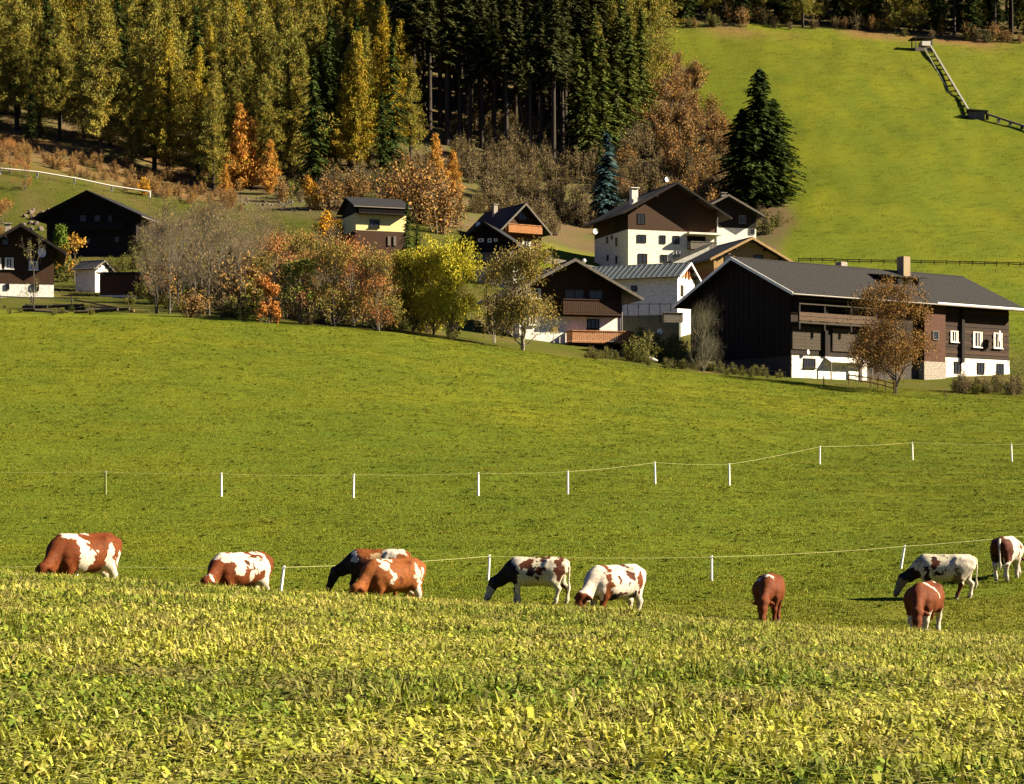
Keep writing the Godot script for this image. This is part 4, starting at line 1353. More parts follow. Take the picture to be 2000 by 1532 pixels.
func hillside() -> void:
	# white guard rail above the black house
	var pts := []
	for q in [[-40, 298], [0, 299], [145, 300], [292, 301]]: pts.append(G(q[0], q[1]))
	rail_fence("guard_rail", "long white rail on posts running down the brown bank", pts, 0.95, [0.85], 0.24, M.old_white_paint, "guard rail", 4.2, true)
	# dark fence behind the barn
	pts = []
	for q in [[1560, 301], [1750, 300], [1900, 299], [2040, 298]]: pts.append(G(q[0], q[1]))
	rail_fence("slat_fence", "dark weathered fence with pale posts across the foot of the upper meadow", pts, 0.65, [0.28, 0.52], 0.11, M.dark_stone, "fence", 1.7)
	# lawn wall between the chalet and the farmhouse
	for q in [[477, 287, 0.5, "low stone kerb along the lawn beside the farmhouse"], [484, 283.5, 1.0, "stone wall below the lawn beside the farmhouse"]]:
		var mb := MB.new()
		var a := G(1062, q[1])
		var b := G(1178, q[1] + 2.0)
		mb.beam(a + Vector3(0, q[2] * 0.3, 0), b + Vector3(0, q[2] * 0.3, 0), 0.4, q[2])
		one("garden_wall", mb, M.stone, q[3], "wall")
	dish("white round dish on the lawn left of the farmhouse", P(1163, 452, 284), 0.36, 0.4)
	var lp := MB.new()
	for i in 5:
		var s0 := -PI / 2 + PI * i / 5.0
		var s1 := -PI / 2 + PI * (i + 1) / 5.0
		for k in 8:
			var u := TAU * k / 8.0
			var w := TAU * (k + 1) / 8.0
			lp.quad(Vector3(cos(s0) * cos(u), sin(s0), cos(s0) * sin(u)) * 0.28, Vector3(cos(s1) * cos(u), sin(s1), cos(s1) * sin(u)) * 0.28, Vector3(cos(s1) * cos(w), sin(s1), cos(s1) * sin(w)) * 0.28, Vector3(cos(s0) * cos(w), sin(s0), cos(s0) * sin(w)) * 0.28)
	lp.tube([Vector3(0, -1.6, 0), Vector3(0, -0.25, 0)], [0.05, 0.05], 6)
	one("garden_lamp", lp, M.white_paint, "white globe lamp on a short pole by the lawn wall", "lamp", G(1141, 284, 1.5))
	# the chute on the upper meadow
	var top := G(1806, 440)
	var low := G(1896, 386)
	var o := thing("upper_station", "little open hut with a flat dark roof at the head of the chute", "hut", top, 0.15)
	var mb := MB.new()
	mb.bxt(Transform3D(Basis(Vector3.BACK, 0.05), Vector3(0, 2.3, 0)), -3.1, 1.9, 0, 0.25, -1.6, 1.6)
	part("roof", mb, M.black_wood, o)
	for q in [[-2.4, 1.3], [1.2, 1.3], [-2.4, -1.2], [1.2, -1.2]]:
		mb = MB.new()
		mb.beam(Vector3(q[0], -1.2, q[1]), Vector3(q[0], 2.3, q[1]), 0.2, 0.2)
		part("post", mb, M.grey_wood, o)
	mb = MB.new()
	mb.bx(-1.0, 1.2, 0.7, 1.7, -1.0, 1.35)
	part("cabin", mb, M.old_white_paint, o)
	mb = MB.new()
	mb.bx(-2.6, 1.4, -0.6, 0.3, -1.6, 1.2)
	part("platform", mb, M.grey_wood, o)
	o = thing("chute", "long pale covered chute running straight down the upper meadow", "chute", top)
	var v0 := Vector3(1.0, 0.6, 1.5)
	var v1 := low - top + Vector3(0, 0.9, 0)
	mb = MB.new()
	mb.beam(v0, v1, 0.34, 0.3)
	part("trough", mb, M.pale_grey, o)
	mb = MB.new()
	mb.beam(v0 + Vector3(-1.3, -0.5, 0), v1 + Vector3(-1.3, -0.8, 0), 0.14, 0.14)
	part("side_pipe", mb, M.pale_grey, o)
	for k in 13:
		var q := v0.lerp(v1, (k + 0.5) / 13.0)
		mb = MB.new()
		var gy := H(q.x + top.x, -(q.z + top.z)) - top.y
		mb.beam(Vector3(q.x, gy - 0.3, q.z), q + Vector3(0, -0.25, 0), 0.16, 0.16)
		mb.beam(Vector3(q.x - 1.6, gy + 0.2, q.z), Vector3(q.x + 0.3, gy + 0.2, q.z), 0.16, 0.16)
		mb.beam(Vector3(q.x - 1.5, gy - 0.3, q.z), Vector3(q.x, q.y - 0.3, q.z), 0.12, 0.12)
		part("trestle", mb, M.black_wood, o)
	o = thing("lower_station", "low grey plank platform at the foot of the chute", "platform", low, -0.2)
	mb = MB.new()
	mb.bxt(Transform3D(Basis(Vector3.BACK, -0.1), Vector3(0.4, 1.2, 0)), -1.2, 2.8, 0, 0.25, -1.2, 1.2)
	part("deck", mb, M.grey_wood, o)
	mb = MB.new()
	mb.bx(-0.6, 2.6, -1.5, 1.0, -0.9, 0.9)
	part("foundation", mb, M.grey_wood, o)
	mb = MB.new()
	mb.bx(-1.8, -0.3, -0.6, 0.1, 0.0, 1.4)
	part("step", mb, M.black_wood, o)
	var e0 := low + Vector3(2.4, 0.9, 0.4)
	var e1 := G(2060, 372, 1.0)
	o = thing("lower_chute", "thin dark chute leading on across the meadow from the platform", "chute", e0)
	mb = MB.new()
	mb.beam(Vector3.ZERO, e1 - e0, 0.4, 0.35)
	part("trough", mb, M.grey_wood, o)
	for k in 6:
		var q := (e1 - e0) * ((k + 0.3) / 6.0)
		mb = MB.new()
		var gy := H(q.x + e0.x, -(q.z + e0.z)) - e0.y
		mb.bx(q.x - 0.25, q.x + 0.25, gy - 0.4, q.y - 0.17, q.z - 0.2, q.z + 0.2)
		part("pier", mb, M.pale_grey if k == 1 or k == 2 else M.black_wood, o)
	# scree and rocks on the bank
	var rm := MB.new()
	for i in 5:
		var s0 := -PI / 2 + PI * i / 5.0
		var s1 := -PI / 2 + PI * (i + 1) / 5.0
		for k in 7:
			var u := TAU * k / 7.0
			var w := TAU * (k + 1) / 7.0
			var f := func(s: float, a: float) -> Vector3:
				var q := Vector3(cos(s) * cos(a), sin(s) * 0.6, cos(s) * sin(a))
				return q * (1.0 + 0.35 * noise2.get_noise_3d(q.x * 30, q.y * 30, q.z * 30)) * 0.5
			rm.quad(f.call(s0, u), f.call(s1, u), f.call(s1, w), f.call(s0, w))
	var rock_mesh := rm.mesh()
	for i in 90:
		var px := rng.randf_range(470, 620)
		var d := rng.randf_range(298, 316)
		var s := rng.randf_range(0.2, 0.65)
		var ro := mi(numbered("rock"), rock_mesh, M.rock, self)
		tag(ro, "pale pinkish rock of the scree below the orange larches", "rock", "rocks of the scree")
		ro.position = G(px, d, 0.05 * s)
		ro.rotation = Vector3(rng.randf() * 6, rng.randf() * 6, 0)
		ro.scale = Vector3.ONE * s
	for i in 26:
		var px := rng.randf_range(40, 120)
		var s := rng.randf_range(0.5, 1.3)
		var ro := mi(numbered("rock"), rock_mesh, M.rock, self)
		tag(ro, "pale rock of the wall behind the black timber house", "rock", "rocks behind the black house")
		ro.position = G(px, rng.randf_range(276, 284), 0.05 * s)
		ro.rotation = Vector3(rng.randf() * 6, rng.randf() * 6, 0)
		ro.scale = Vector3.ONE * s
	# old logs and leaning pole at the top of the pasture on the left
	for i in 16:
		var lg := MB.new()
		var ll := rng.randf_range(0.5, 1.6)
		lg.tube([Vector3(-ll, 0, 0), Vector3(ll, rng.randf_range(-.1, .1), 0)], [0.16, 0.14], 7)
		one("log", lg, M.old_log, "weathered log lying along the top of the pasture", "log", G(rng.randf_range(5, 240), rng.randf_range(180, 186), rng.randf_range(0.1, 0.4)), rng.randf_range(-0.5, 0.5), "old logs along the pasture")
	mb = MB.new()
	mb.beam(G(146, 186, 0.9), G(262, 181, 0.35), 0.12, 0.14)
	one("pole", mb, M.pale_wood, "long pale pole leaning down towards the pasture", "pole")
	pts = []
	for q in [[0, 193], [60, 193], [140, 193]]: pts.append(G(q[0], q[1]))
	rail_fence("plank_fence", "weathered plank rail below the brown timber house", pts, 0.8, [0.6], 0.1, M.grey_wood, "fence", 3.0)
	pts = []
	for q in [[1345, 190], [1440, 189], [1535, 188]]: pts.append(G(q[0], q[1]))
	rail_fence("wire_fence", "thin grey rail before the barn's black gable", pts, 0.7, [0.6], 0.05, M.grey_wood, "fence", 3.0)
	pts = []
	for q in [[1658, 187], [1700, 185.5], [1746, 180]]: pts.append(G(q[0], q[1]))
	rail_fence("paddock_rail", "pale wooden paddock rails between barn and brown tree", pts, 1.0, [0.5, 0.9], 0.1, M.pale_wood, "fence", 1.6)
	for q in [[1609, 182, 0.9], [1748, 178.5, 1.3], [1848, 176, 0.8], [1361, 186, 0.8]]:
		mb = MB.new()
		mb.beam(Vector3(0, -0.3, 0), Vector3(0.02, q[2], 0), 0.09, 0.09)
		one("fence_stake", mb, M.pale_wood, "short pale stake at the rim of the pasture before the barn", "stake", G(q[0], q[1]), 0, "stakes along the pasture rim")
	# hoop and covered wood pile beside the terrace
	mb = MB.new()
	var ring := []
	var rr := []
	for k in 13:
		ring.append(Vector3(cos(PI * k / 12.0) * 1.0, sin(PI * k / 12.0) * 0.75, 0))
		rr.append(0.05)
	mb.tube(ring, rr, 6)
	one("hoop", mb, M.pale_grey, "grey half hoop standing in the grass by the terrace", "hoop", G(1248, 193))
	mb = MB.new()
	mb.tube([Vector3(-0.7, 0.1, 0), Vector3(0, 0.25, 0), Vector3(0.7, 0.1, 0)], [0.15, 0.35, 0.12], 8)
	one("feed_sack", mb, M.old_white_paint, "pale sack lying in the grass near the hoop", "sack", G(1270, 192))
	dish("pale satellite dish among the green bushes by the terrace", P(1288, 648, 196), 0.27, 0.3)

# ---------------------------------------------------------------- cattle
# Local axes: +x head, +y up, -z the animal's left. Withers at about 1.40 m.
const CELL := 0.0225

func cow_bones(pose: Dictionary) -> Array:
	var tz: float = pose.get("turn", 0.0)      # sideways bend of the neck (m at the head)
	var ls: Array = pose.get("legs", [0.06, -0.08, 0.08, -0.10])
	var hd: float = pose.get("head", 0.0)      # lifts the head
	var B := []
	# [a, ra, b, rb, width factor]
	B.append([Vector3(-0.52, 0.99, 0), 0.335, Vector3(0.30, 0.96, 0), 0.36, 1.08])
	B.append([Vector3(-0.25, 0.86, 0), 0.30, Vector3(0.15, 0.83, 0), 0.32, 1.18])
	B.append([Vector3(-0.80, 1.14, 0), 0.20, Vector3(-0.45, 1.10, 0), 0.27, 1.1])
	B.append([Vector3(0.30, 1.02, 0), 0.32, Vector3(0.52, 1.0, 0), 0.29, 0.80])
	B.append([Vector3(0.52, 0.86, 0), 0.24, Vector3(0.66, 0.86, 0), 0.18, 0.85])
	B.append([Vector3(-0.78, 1.30, 0), 0.09, Vector3(-0.1, 1.27, 0), 0.10, 1.0])
	B.append([Vector3(-0.1, 1.27, 0), 0.10, Vector3(0.48, 1.29, 0), 0.10, 0.9])
	for s in [-1.0, 1.0]:
		B.append([Vector3(-0.58, 1.24, 0.20 * s), 0.09, Vector3(-0.88, 1.16, 0.12 * s), 0.10, 1.0])
		B.append([Vector3(-0.46, 1.25, 0.24 * s), 0.06, Vector3(-0.40, 1.12, 0.27 * s), 0.07, 1.0])
		B.append([Vector3(-0.93, 1.14, 0.10 * s), 0.075, Vector3(-0.90, 1.0, 0.12 * s), 0.08, 1.0])
		B.append([Vector3(0.40, 1.22, 0.10 * s), 0.07, Vector3(0.52, 0.95, 0.22 * s), 0.10, 0.8])
	# neck and head, grazing
	var poll := Vector3(1.10, 0.66 + hd, tz * 0.8)
	var muz := Vector3(1.30, 0.12 + hd, tz)
	B.append([Vector3(0.50, 1.12, 0), 0.21, poll + Vector3(-0.16, 0.10, -tz * 0.15), 0.125, 0.75])
	B.append([Vector3(0.58, 0.92, 0), 0.19, poll + Vector3(-0.20, -0.06, -tz * 0.15), 0.105, 0.70])
	B.append([poll + Vector3(-0.1, 0.05, 0), 0.115, poll, 0.115, 0.95])
	B.append([poll, 0.115, poll.lerp(muz, 0.4), 0.105, 0.95])
	B.append([poll.lerp(muz, 0.4), 0.10, poll.lerp(muz, 0.85), 0.072, 0.9])
	B.append([poll.lerp(muz, 0.85), 0.075, muz, 0.07, 1.1])
	B.append([poll.lerp(muz, 0.3) + Vector3(-0.09, 0, 0), 0.075, poll.lerp(muz, 0.75) + Vector3(-0.05, 0, 0), 0.05, 0.8])
	for s in [-1.0, 1.0]:
		B.append([poll + Vector3(-0.02, -0.01, 0.09 * s), 0.03, poll + Vector3(-0.05, -0.03, 0.18 * s), 0.042, 1.0])
		B.append([poll + Vector3(-0.05, -0.03, 0.18 * s), 0.042, poll + Vector3(-0.06, -0.06, 0.26 * s), 0.018, 1.0])
	# front legs
	for k in 2:
		var s := -1.0 if k == 0 else 1.0
		var f: float = ls[k]
		B.append([Vector3(0.42, 1.02, 0.19 * s), 0.15, Vector3(0.50, 0.80, 0.20 * s), 0.125, 0.75])
		B.append([Vector3(0.50, 0.80, 0.20 * s), 0.12, Vector3(0.42 + f * 0.3, 0.64, 0.185 * s), 0.095, 0.8])
		B.append([Vector3(0.42 + f * 0.3, 0.64, 0.185 * s), 0.09, Vector3(0.46 + f * 0.7, 0.40, 0.17 * s), 0.058, 1.0])
		B.append([Vector3(0.46 + f * 0.7, 0.40, 0.17 * s), 0.058, Vector3(0.45 + f, 0.13, 0.17 * s), 0.042, 1.0])
		B.append([Vector3(0.45 + f, 0.13, 0.17 * s), 0.046, Vector3(0.48 + f, 0.04, 0.17 * s), 0.055, 1.0])
	# hind legs
	for k in 2:
		var s := -1.0 if k == 0 else 1.0
		var f: float = ls[2 + k]
		B.append([Vector3(-0.68, 1.02, 0.17 * s), 0.20, Vector3(-0.56 + f * 0.2, 0.74, 0.215 * s), 0.145, 0.75])
		B.append([Vector3(-0.80, 0.98, 0.15 * s), 0.14, Vector3(-0.74 + f * 0.4, 0.66, 0.19 * s), 0.09, 0.75])
		B.append([Vector3(-0.56 + f * 0.2, 0.74, 0.215 * s), 0.12, Vector3(-0.80 + f * 0.8, 0.47, 0.18 * s), 0.065, 0.85])
		B.append([Vector3(-0.81 + f * 0.8, 0.48, 0.18 * s), 0.062, Vector3(-0.75 + f, 0.14, 0.175 * s), 0.043, 1.0])
		B.append([Vector3(-0.75 + f, 0.14, 0.175 * s), 0.047, Vector3(-0.72 + f, 0.04, 0.175 * s), 0.055, 1.0])
	B.append([Vector3(-0.48, 0.62, 0), 0.12, Vector3(-0.36, 0.64, 0), 0.11, 1.2])
	return B

func skin(bones: Array) -> Array:
	# exponential smooth union of tapered capsules, meshed as surface nets; returns [vertices, normals, indices]
	var o := Vector3(-1.22, -0.06, -0.62)
	var nx := 128
	var ny := 70
	var nz := 56
	var acc := PackedFloat32Array()
	acc.resize(nx * ny * nz)
	var K := 34.0
	for b in bones:
		var pa: Vector3 = b[0]
		var pb: Vector3 = b[2]
		var ra: float = b[1]
		var rb: float = b[3]
		var wf: float = 1.0 / float(b[4])
		var m := maxf(ra, rb) + 0.13
		var mz := maxf(ra, rb) * float(b[4]) + 0.13
		var x0 := maxi(0, int((minf(pa.x, pb.x) - m - o.x) / CELL))
		var x1 := mini(nx - 1, int((maxf(pa.x, pb.x) + m - o.x) / CELL))
		var y0 := maxi(0, int((minf(pa.y, pb.y) - m - o.y) / CELL))
		var y1 := mini(ny - 1, int((maxf(pa.y, pb.y) + m - o.y) / CELL))
		var z0 := maxi(0, int((minf(pa.z, pb.z) - mz - o.z) / CELL))
		var z1 := mini(nz - 1, int((maxf(pa.z, pb.z) + mz - o.z) / CELL))
		var ab := pb - pa
		var cz := pa.z
		ab.z *= wf
		var ll := maxf(ab.length_squared(), 1e-6)
		for x in range(x0, x1 + 1):
			for y in range(y0, y1 + 1):
				var i := (x * ny + y) * nz
				for z in range(z0, z1 + 1):
					var ap := Vector3(o.x + x * CELL - pa.x, o.y + y * CELL - pa.y, (o.z + z * CELL - cz) * wf)
					var t := clampf(ap.dot(ab) / ll, 0.0, 1.0)
					var d := (ap - ab * t).length() - lerpf(ra, rb, t)
					if d < 0.14: acc[i + z] += exp(-K * maxf(d, -0.35))
	var vs := PackedVector3Array()
	var ns := PackedVector3Array()
	var id := PackedInt32Array()
	id.resize(acc.size())
	id.fill(-1)
	var sy := nz
	var sx := ny * nz
	for x in nx - 1:
		for y in ny - 1:
			for z in nz - 1:
				var i := x * sx + y * sy + z
				var c0 := acc[i] > 1.0
				var same := true
				if (acc[i + 1] > 1.0) != c0: same = false
				elif (acc[i + sy] > 1.0) != c0: same = false
				elif (acc[i + sx] > 1.0) != c0: same = false
				elif (acc[i + sy + 1] > 1.0) != c0: same = false
				elif (acc[i + sx + 1] > 1.0) != c0: same = false
				elif (acc[i + sx + sy] > 1.0) != c0: same = false
				elif (acc[i + sx + sy + 1] > 1.0) != c0: same = false
				if same: continue
				var f := PackedFloat32Array()
				for k in 8:
					f.push_back(-log(maxf(acc[i + (sx if k & 1 else 0) + (sy if k & 2 else 0) + (1 if k & 4 else 0)], 0.008)) / K)
				var s := Vector3.ZERO
				var cnt := 0
				for e in [[0, 1], [2, 3], [4, 5], [6, 7], [0, 2], [1, 3], [4, 6], [5, 7], [0, 4], [1, 5], [2, 6], [3, 7]]:
					var fa: float = f[e[0]]
					var fb: float = f[e[1]]
					if (fa < 0.0) != (fb < 0.0):
						var t := fa / (fa - fb)
						var qa := Vector3(e[0] & 1, (e[0] >> 1) & 1, (e[0] >> 2) & 1)
						var qb := Vector3(e[1] & 1, (e[1] >> 1) & 1, (e[1] >> 2) & 1)
						s += qa.lerp(qb, t)
						cnt += 1
				if cnt == 0: continue
				s /= cnt
				id[i] = vs.size()
				vs.push_back(o + (Vector3(x, y, z) + s) * CELL)
				ns.push_back(Vector3(f[1] + f[3] + f[5] + f[7] - f[0] - f[2] - f[4] - f[6], f[2] + f[3] + f[6] + f[7] - f[0] - f[1] - f[4] - f[5], f[4] + f[5] + f[6] + f[7] - f[0] - f[1] - f[2] - f[3]).normalized())
	var ix := PackedInt32Array()
	for x in range(1, nx - 1):
		for y in range(1, ny - 1):
			for z in range(1, nz - 1):
				var i := x * sx + y * sy + z
				if id[i] < 0: continue
				var a := acc[i] > 1.0
				for ax in 3:
					var st: int = [sx, sy, 1][ax]
					if (acc[i + st] > 1.0) == a: continue
					var u: int = [sy, 1, sx][ax]
					var w: int = [1, sx, sy][ax]
					var p := id[i]
					var q := id[i - u]
					var r := id[i - u - w]
					var t := id[i - w]
					if p < 0 or q < 0 or r < 0 or t < 0: continue
					if a: ix.append_array(PackedInt32Array([p, r, q, p, t, r]))
					else: ix.append_array(PackedInt32Array([p, q, r, p, r, t]))
	return [vs, ns, ix]

func make_cow(label: String, px: float, py: float, d: float, ang: float, sc: float, base: Color, patches: Array, pose := {}) -> void:
	var at := G(px, d)
	var o := thing("grazing_cow", label, "cow", at, deg_to_rad(ang), "cattle grazing on the pasture")
	o.scale = Vector3(sc, sc * 0.95, sc * 1.08)
	var s := skin(cow_bones(pose))
	var vs: PackedVector3Array = s[0]
	var ns: PackedVector3Array = s[1]
	var cs := PackedColorArray()
	var so := px * 0.37
	for i in vs.size():
		var p := vs[i]
		var wob := Vector3(noise2.get_noise_3d(p.x * 45 + so, p.y * 45, p.z * 45), noise2.get_noise_3d(p.x * 45, p.y * 45 + so, p.z * 45 + 50), 0) * 0.13
		var q := p + wob
		var c := base
		for t in patches:
			# [x, y, rx, ry, colour, side (-1 left, 1 right, 0 both)]
			if t.size() > 5 and t[5] != 0 and signf(p.z) != t[5] and absf(p.z) > 0.04: continue
			var e := Vector2((q.x - t[0]) / t[2], (q.y - t[1]) / t[3])
			if e.length_squared() < 1.0: c = t[4]
		var k := 1.0 + 0.16 * noise2.get_noise_3d(p.x * 25 + so, p.y * 25, p.z * 25)
		# dark muzzle
		if p.x > 1.2 and p.y < 0.17 + pose.get("head", 0.0): c = c.lerp(Color(0.16, 0.09, 0.06), 0.6)
		cs.push_back(Color(c.r * k, c.g * k, c.b * k))
	var arr := []
	arr.resize(Mesh.ARRAY_MAX)
	arr[Mesh.ARRAY_VERTEX] = vs
	arr[Mesh.ARRAY_NORMAL] = ns
	arr[Mesh.ARRAY_COLOR] = cs
	arr[Mesh.ARRAY_INDEX] = s[2]
	var m := ArrayMesh.new()
	m.add_surface_from_arrays(Mesh.PRIMITIVE_TRIANGLES, arr)
	mi("body", m, M.hide, o)
	# tail
	var tc: Color = pose.get("tail", base)
	var tb := MB.new()
	tb.col = tc
	tb.tube([Vector3(-0.90, 1.30, 0), Vector3(-1.00, 1.24, 0.01), Vector3(-1.03, 1.05, 0.02), Vector3(-1.02, 0.78, 0.03), Vector3(-1.01, 0.62, 0.03)], [0.05, 0.042, 0.03, 0.022, 0.02], 8, false)
	tb.tube([Vector3(-1.01, 0.66, 0.03), Vector3(-1.02, 0.50, 0.035), Vector3(-1.0, 0.32, 0.03)], [0.02, 0.05, 0.008], 8)
	part("tail", tb, M.hide, o)
	var ls: Array = pose.get("legs", [0.06, -0.08, 0.08, -0.10])
	var hx := [0.49 + ls[0], 0.49 + ls[1], -0.71 + ls[2], -0.71 + ls[3]]
	for k in 4:
		var hb := MB.new()
		var zz := (0.17 if k < 2 else 0.175) * (-1.0 if k % 2 == 0 else 1.0)
		hb.tube([Vector3(hx[k], 0.075, zz), Vector3(hx[k] + 0.02, -0.02, zz)], [0.056, 0.068], 9)
		part("hoof", hb, M.hoof, o)
	var hd: float = pose.get("head", 0.0)
	var tz: float = pose.get("turn", 0.0)
	for k in [-1.0, 1.0]:
		var eb := MB.new()
		var c := Vector3(1.10, 0.66 + hd, tz * 0.8).lerp(Vector3(1.30, 0.12 + hd, tz), 0.3) + Vector3(0.03, 0, 0.098 * k)
		eb.tube([c - Vector3(0.0, 0.018, 0), c, c + Vector3(0.0, 0.018, 0)], [0.006, 0.02, 0.006], 8)
		part("eye", eb, M.eye, o)

func cattle() -> void:
	var R := Color(0.125, 0.030, 0.006)
	var D := Color(0.075, 0.020, 0.008)
	var T := Color(0.205, 0.062, 0.013)
	var K := Color(0.018, 0.012, 0.010)
	var Wt := Color(0.52, 0.45, 0.35)
	var Ye := Color(0.50, 0.45, 0.30)
	make_cow("red brown cow with a white band slanting down behind its shoulder", 155, 1165, 45.0, 234, 1.08, R,
		[[0.34, 1.34, 0.26, 0.10, Wt], [0.20, 1.10, 0.13, 0.24, Wt], [0.08, 0.88, 0.17, 0.16, Wt], [0.16, 0.66, 0.12, 0.16, Wt], [0.30, 0.75, 0.06, 0.2, Wt], [-0.50, 0.74, 0.15, 0.42, Wt, -1], [-0.56, 0.55, 0.2, 0.2, Wt], [-0.82, 0.85, 0.09, 0.16, Wt], [-0.7, 0.25, 0.3, 0.3, Wt], [0.45, 0.18, 0.2, 0.12, Wt], [-0.05, 0.85, 0.05, 0.04, Wt], [-0.12, 1.05, 0.04, 0.03, Wt], [-0.1, 1.38, 0.1, 0.05, Wt]], {"legs": [0.10, -0.10, 0.05, -0.12], "turn": -0.18})
	make_cow("red brown cow with white mottled back beside a fence post", 462, 1190, 48.5, 231, 1.03, R,
		[[0.28, 1.30, 0.44, 0.13, Wt], [0.24, 1.08, 0.18, 0.22, Wt, -1], [-0.10, 1.16, 0.40, 0.12, Wt, -1], [-0.36, 1.04, 0.16, 0.14, Wt, -1], [-0.12, 0.86, 0.10, 0.14, Wt, -1], [-0.60, 0.98, 0.12, 0.32, Wt, -1], [-0.62, 0.60, 0.20, 0.30, Wt], [-0.52, 1.36, 0.16, 0.06, Wt], [-0.18, 1.02, 0.07, 0.06, D], [0.02, 1.14, 0.06, 0.04, D], [1.02, 0.80, 0.07, 0.07, Wt], [-0.74, 0.2, 0.25, 0.25, Wt], [0.45, 0.15, 0.2, 0.10, Wt]], {"legs": [0.05, -0.05, 0.08, -0.06], "turn": -0.2, "head": 0.04})
	make_cow("dark headed cow with tan and white back behind the plain tan cow", 730, 1170, 60.0, 171, 1.06, T,
		[[0.95, 0.8, 0.72, 0.72, K], [0.42, 0.85, 0.32, 0.36, K], [0.48, 1.12, 0.12, 0.12, Wt, -1], [0.58, 1.28, 0.1, 0.07, Wt], [0.05, 0.9, 0.3, 0.22, D], [-0.50, 1.16, 0.20, 0.34, Wt], [-0.72, 1.33, 0.28, 0.08, Wt], [-0.66, 1.02, 0.10, 0.18, D], [-0.16, 1.16, 0.22, 0.10, Wt * Color(0.8, 0.6, 0.35)], [1.1, 0.62, 0.12, 0.1, K]], {"legs": [0.16, -0.12, 0.1, -0.18], "head": 0.08})
	make_cow("plain tan orange cow with a white shoulder spot and white thigh stripe", 760, 1205, 48.5, 222, 0.99, T,
		[[0.36, 1.22, 0.14, 0.16, Wt, -1], [0.22, 0.96, 0.07, 0.16, Wt, -1], [-0.56, 1.02, 0.09, 0.22, Wt, -1], [-0.66, 0.72, 0.06, 0.3, Wt, -1], [-0.8, 1.05, 0.05, 0.16, Wt], [-0.72, 0.3, 0.14, 0.34, Wt], [0.0, 0.85, 0.07, 0.12, R * Color(0.8, 0.8, 0.8)], [0.1, 1.38, 0.15, 0.05, Wt]], {"legs": [0.06, -0.12, 0.06, -0.1], "turn": -0.12})
	make_cow("slender black necked cow with white and brown patches in full profile", 1040, 1180, 57.0, 171, 1.0, Ye,
		[[0.95, 0.85, 0.60, 0.58, K], [0.56, 0.80, 0.20, 0.30, K], [0.36, 1.26, 0.10, 0.12, Wt], [0.10, 1.18, 0.20, 0.15, D], [-0.02, 0.98, 0.10, 0.14, K], [-0.26, 1.02, 0.14, 0.10, D, -1], [-0.2, 0.78, 0.06, 0.1, K], [-0.30, 1.36, 0.22, 0.08, D], [-0.56, 1.1, 0.13, 0.35, Wt], [-0.80, 1.06, 0.13, 0.36, D], [0.46, 0.5, 0.14, 0.14, K, 1], [-0.82, 0.4, 0.1, 0.15, D, 1], [1.3, 0.25, 0.25, 0.3, Color(0.45, 0.38, 0.26)], [1.1, 0.62, 0.1, 0.08, K]], {"legs": [-0.10, 0.05, 0.06, -0.20], "tail": Wt})
	make_cow("mostly white cow with brown head and scattered dark spots", 1194, 1216, 51.0, 224, 1.07, Wt,
		[[1.2, 0.42, 0.24, 0.36, R], [0.46, 0.72, 0.10, 0.40, R, -1], [0.42, 1.02, 0.07, 0.18, R, -1], [0.32, 1.30, 0.11, 0.10, R], [0.20, 0.56, 0.18, 0.13, K], [-0.02, 0.68, 0.22, 0.06, D], [-0.28, 1.14, 0.12, 0.09, D, -1], [-0.16, 0.92, 0.05, 0.05, D, -1], [0.12, 1.00, 0.07, 0.08, D, -1], [-0.62, 1.02, 0.11, 0.24, R, -1], [-0.60, 0.80, 0.05, 0.12, D, -1], [-0.46, 0.66, 0.06, 0.12, K], [-0.3, 1.4, 0.14, 0.05, D], [0.55, 0.55, 0.08, 0.3, R, 1]], {"legs": [0.05, -0.10, 0.05, -0.08], "turn": -0.12})
	make_cow("dark red cow grazing head on with a white mark on its withers", 1502, 1226, 53.5, 258, 0.98, R,
		[[0.44, 1.36, 0.14, 0.09, Wt], [0.9, 0.9, 0.2, 0.2, R], [0.1, 0.62, 0.16, 0.12, Wt, 1]], {"legs": [0.02, -0.03, 0.04, -0.02], "turn": 0.06})
	make_cow("patchy white cow with dark cheeks in profile behind the red cow", 1838, 1170, 60.0, 168, 1.0, Ye,
		[[0.92, 0.66, 0.34, 0.34, K], [1.2, 0.35, 0.3, 0.3, Color(0.20, 0.15, 0.09)], [0.64, 1.16, 0.14, 0.12, Color(0.3, 0.25, 0.14)], [0.40, 0.76, 0.07, 0.26, K], [0.16, 1.10, 0.15, 0.17, D], [0.22, 1.26, 0.08, 0.06, K], [0.08, 0.80, 0.14, 0.06, K], [-0.06, 0.86, 0.06, 0.07, D], [-0.10, 1.3, 0.04, 0.04, D], [-0.44, 0.66, 0.16, 0.30, Color(0.16, 0.11, 0.05)], [-0.52, 0.3, 0.2, 0.2, D, -1], [-0.25, 0.95, 0.16, 0.3, Wt], [-0.72, 1.1, 0.22, 0.4, Wt], [-0.8, 0.3, 0.2, 0.4, Wt, 1]], {"legs": [0.0, -0.08, 0.28, -0.10], "tail": Ye})
	make_cow("red cow with a white saddle stripe grazing towards the meadow's foot", 1804, 1242, 50.5, 244, 0.99, R,
		[[0.10, 1.34, 0.13, 0.14, Wt], [0.06, 1.16, 0.12, 0.16, Wt, 1], [0.02, 1.20, 0.06, 0.2, Wt, -1], [0.5, 0.30, 0.3, 0.24, Wt, 1], [0.46, 0.36, 0.3, 0.26, Wt, -1], [-0.72, 0.4, 0.26, 0.36, Wt], [-0.7, 1.36, 0.12, 0.06, Wt]], {"legs": [0.0, 0.06, 0.05, -0.05], "turn": -0.16})
